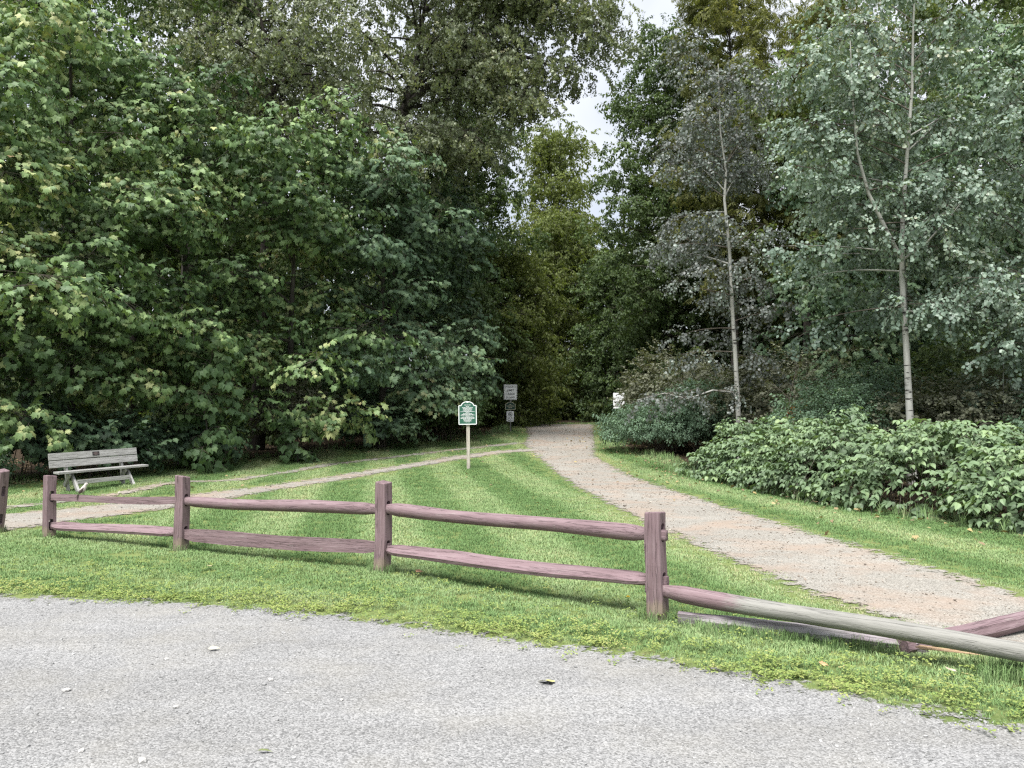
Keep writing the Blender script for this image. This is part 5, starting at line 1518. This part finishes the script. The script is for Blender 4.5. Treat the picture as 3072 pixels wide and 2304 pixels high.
# ================================================================== bird on the top rail
def bird():
    d = Vector((PST[1][0] - PST[0][0], PST[1][1] - PST[0][1], 0)).normalized()
    bx_, by_ = PST[0][0] + d.x * 0.62, PST[0][1] + d.y * 0.62
    root = empty('bird', (bx_, by_, 0.592), (0, 0, 0), label='small brown bird perched on the top rail near the bench', cat='bird')
    f = Vector((0.52, 0.30, 0.80)).normalized()       # body axis: tail low in front, head up to the right
    up = Vector((-0.55, -0.35, 0.5)); s_ = f.cross(up).normalized(); u_ = s_.cross(f).normalized()
    Mx = Matrix((f, s_, u_)).transposed().to_4x4(); Mx.translation = Vector((0, 0, 0.055))
    xs = [-0.060, -0.050, -0.03, -0.008, 0.018, 0.042, 0.056, 0.068, 0.082, 0.094, 0.100]
    rsx = [0.003, 0.011, 0.022, 0.030, 0.031, 0.026, 0.020, 0.019, 0.020, 0.013, 0.003]
    oz = [0.004, 0.003, 0, -0.002, -0.002, 0.001, 0.005, 0.008, 0.008, 0.006, 0.005]
    V, F = [], []; nA = 12
    for x, r_, z in zip(xs, rsx, oz):
        for k in range(nA):
            a = 2 * math.pi * k / nA; V.append((x, r_ * 0.92 * math.cos(a), z + r_ * math.sin(a)))
    for i in range(len(xs) - 1):
        for k in range(nA):
            F.append((i * nA + k, i * nA + (k + 1) % nA, (i + 1) * nA + (k + 1) % nA, (i + 1) * nA + k))
    F += [tuple(reversed(range(nA))), tuple(range((len(xs) - 1) * nA, len(xs) * nA))]
    b_ = mobj('body', V, F, M['bird_pale'], root, smooth=True); b_.matrix_local = Mx
    for s in (1, -1):
        bm = bmesh.new(); bmesh.ops.create_uvsphere(bm, u_segments=10, v_segments=6, radius=1)
        for v in bm.verts: v.co = Vector((v.co.x * 0.048 - 0.014 - 0.0, s * 0.024 + v.co.y * 0.007, 0.006 + v.co.z * (0.017 - 0.008 * v.co.x)))
        w_ = bobj('wing', bm, M['bird_dark'], root, smooth=True); w_.matrix_local = Mx
        bm = bmesh.new(); bmesh.ops.create_uvsphere(bm, u_segments=6, v_segments=4, radius=0.0032)
        for v in bm.verts: v.co += Vector((0.087, s * 0.0155, 0.012))
        e_ = bobj('eye', bm, M['sign_black'], root); e_.matrix_local = Mx
        lg = Tubes().add([(0.005, 0.01 * s, -0.002 - 0.0), (0.012, 0.012 * s, 0.02), (0.004, 0.012 * s, 0.035)], [0.002, 0.002, 0.004], 5)
        V2, F2 = lg.arrays(); mesh_np('leg', V2, F2, [M['bird_dark']], root)
    t_ = mobj('tail', [(-0.05, -0.010, 0.004), (-0.05, 0.010, 0.004), (-0.122, 0.015, 0.0), (-0.122, -0.015, 0.0), (-0.05, -0.010, 0.010), (-0.05, 0.010, 0.010), (-0.122, 0.015, 0.003), (-0.122, -0.015, 0.003)],
              [(0, 1, 2, 3), (7, 6, 5, 4), (0, 4, 5, 1), (1, 5, 6, 2), (2, 6, 7, 3), (3, 7, 4, 0)], M['bird_dark'], root); t_.matrix_local = Mx
    bk = bmesh.new(); bmesh.ops.create_cone(bk, segments=8, radius1=0.005, radius2=0.0005, depth=0.016, cap_ends=True)
    for v in bk.verts: v.co = Vector((v.co.z + 0.106, v.co.y, v.co.x + 0.005))
    k_ = bobj('beak', bk, M['bird_dark'], root); k_.matrix_local = Mx
bird()

# ================================================================== small things on the ground
def ground_leaf(label, x, y, size, shape, tintc, group=None, z=0.012, tilt=0.2, rz=0.0):
    V, F = shape
    W = V * size
    m = plain('fallen_leaf_' + str(len(bpy.data.materials)), tintc, 0.8, 0.2, var=0.3)
    o = mobj('fallen_leaf', W, F, m, None)
    o.location = (x, y, hz(x, y) + z); o.rotation_euler = (tilt, -0.15, rz)
    tag(o, label, 'leaf', group)
ground_leaf('yellow green fallen leaf lying alone on the grey gravel', 0.24, 4.82, 0.095, MAPLE, (0.42, 0.40, 0.16), z=0.022, tilt=0.25, rz=2.6)
ground_leaf('pale dry leaf on the left of the gravel lot', -2.05, 5.49, 0.075, OVATE, (0.50, 0.48, 0.36), z=0.022, tilt=0.3, rz=0.3)
ground_leaf('dark greenish leaf near the bottom of the gravel lot', -1.2, 3.85, 0.07, LANCE, (0.16, 0.19, 0.08), z=0.02, tilt=0.1, rz=0.1)
GLF = 'tan leaves fallen on the mown grass'
for (x, y, s_, c, rz, lab) in [(1.92, 5.05, 0.055, (0.50, 0.28, 0.15), 0.4, 'orange tan leaf on the grass in front of the grey rail'), (2.66, 4.93, 0.07, (0.50, 0.40, 0.30), 1.2, 'pale tan leaf on the grass below the wood splinter'), (-0.95, 8.02, 0.07, (0.42, 0.24, 0.14), 0.2, 'rusty leaf on the grass right of the middle fence post'), (6.1, 8.6, 0.10, (0.55, 0.50, 0.38), 0.9, 'pale leaf on the grass strip right of the trail, near picture edge'), (-3.1, 8.3, 0.06, (0.5, 0.42, 0.25), 2.0, 'yellowish leaf on the grass below the lower left rail'), (-7.6, 13.2, 0.10, (0.50, 0.36, 0.12), 0.5, 'amber leaf on the grass between the two left wheel tracks'), (4.6, 12.2, 0.08, (0.55, 0.5, 0.4), 1.7, 'pale leaf on the grass strip by the trail below the brambles')]:
    ground_leaf(lab, x, y, s_, MAPLE, c, GLF, 0.055, 0.25, rz)
GPB = 'larger pale stones on the gravel lot'
for i, (x, y, s_, lab) in enumerate([(-2.57, 4.70, 0.020, 'pale stone farthest left on the gravel lot'), (-2.04, 3.87, 0.017, 'pale stone at the lower left of the gravel, left of the biggest one'), (-1.70, 3.76, 0.022, 'biggest pale stone at the lower left of the gravel lot'), (-1.83, 4.44, 0.017, 'pale stone in the middle of the left gravel'), (-1.45, 4.89, 0.018, 'pale stone below and right of the pale dry leaf on gravel'), (-2.25, 5.3, 0.014, 'small pale stone just left of the pale dry leaf on gravel'), (-0.95, 4.55, 0.013, 'smallest pale stone, nearest the middle of the gravel lot')]):
    r_ = rock('pebble', plain('pale_pebble_%d' % i, (0.43, 0.42, 0.40), 0.85, 0.2), 200 + i)
    COL.objects.link(r_); r_.location = (x, y, hz(x, y) + 0.006 + s_ * 0.4); r_.scale = (s_, s_, s_); r_.rotation_euler = (0, 0, i * 1.3)
    tag(r_, lab, 'stone', GPB)
dn = empty('dandelion', (0.97, 6.82, 0), label='single yellow dandelion left of the nearest fence post', cat='flower')
tb = Tubes().add([(0, 0, 0), (0.004, 0, 0.04), (0.006, 0, 0.075)], [0.002, 0.002, 0.002], 5)
V, F = tb.arrays(); mesh_np('stem', V, F, [M['stem_green']], dn)
s = Sprig()
for rr, n_, pt in ((0.020, 14, -0.15), (0.015, 11, -0.6), (0.010, 8, -1.0)):
    for k in range(n_): s.leaf(LANCE, rr, (0.006, 0, 0.075), k * 6.283 / n_ + rr * 90, pt)
s.mi = [0] * len(s.mi)
o = s.build('flower_head', [M['yellow_flower']]); COL.objects.link(o); o.parent = dn
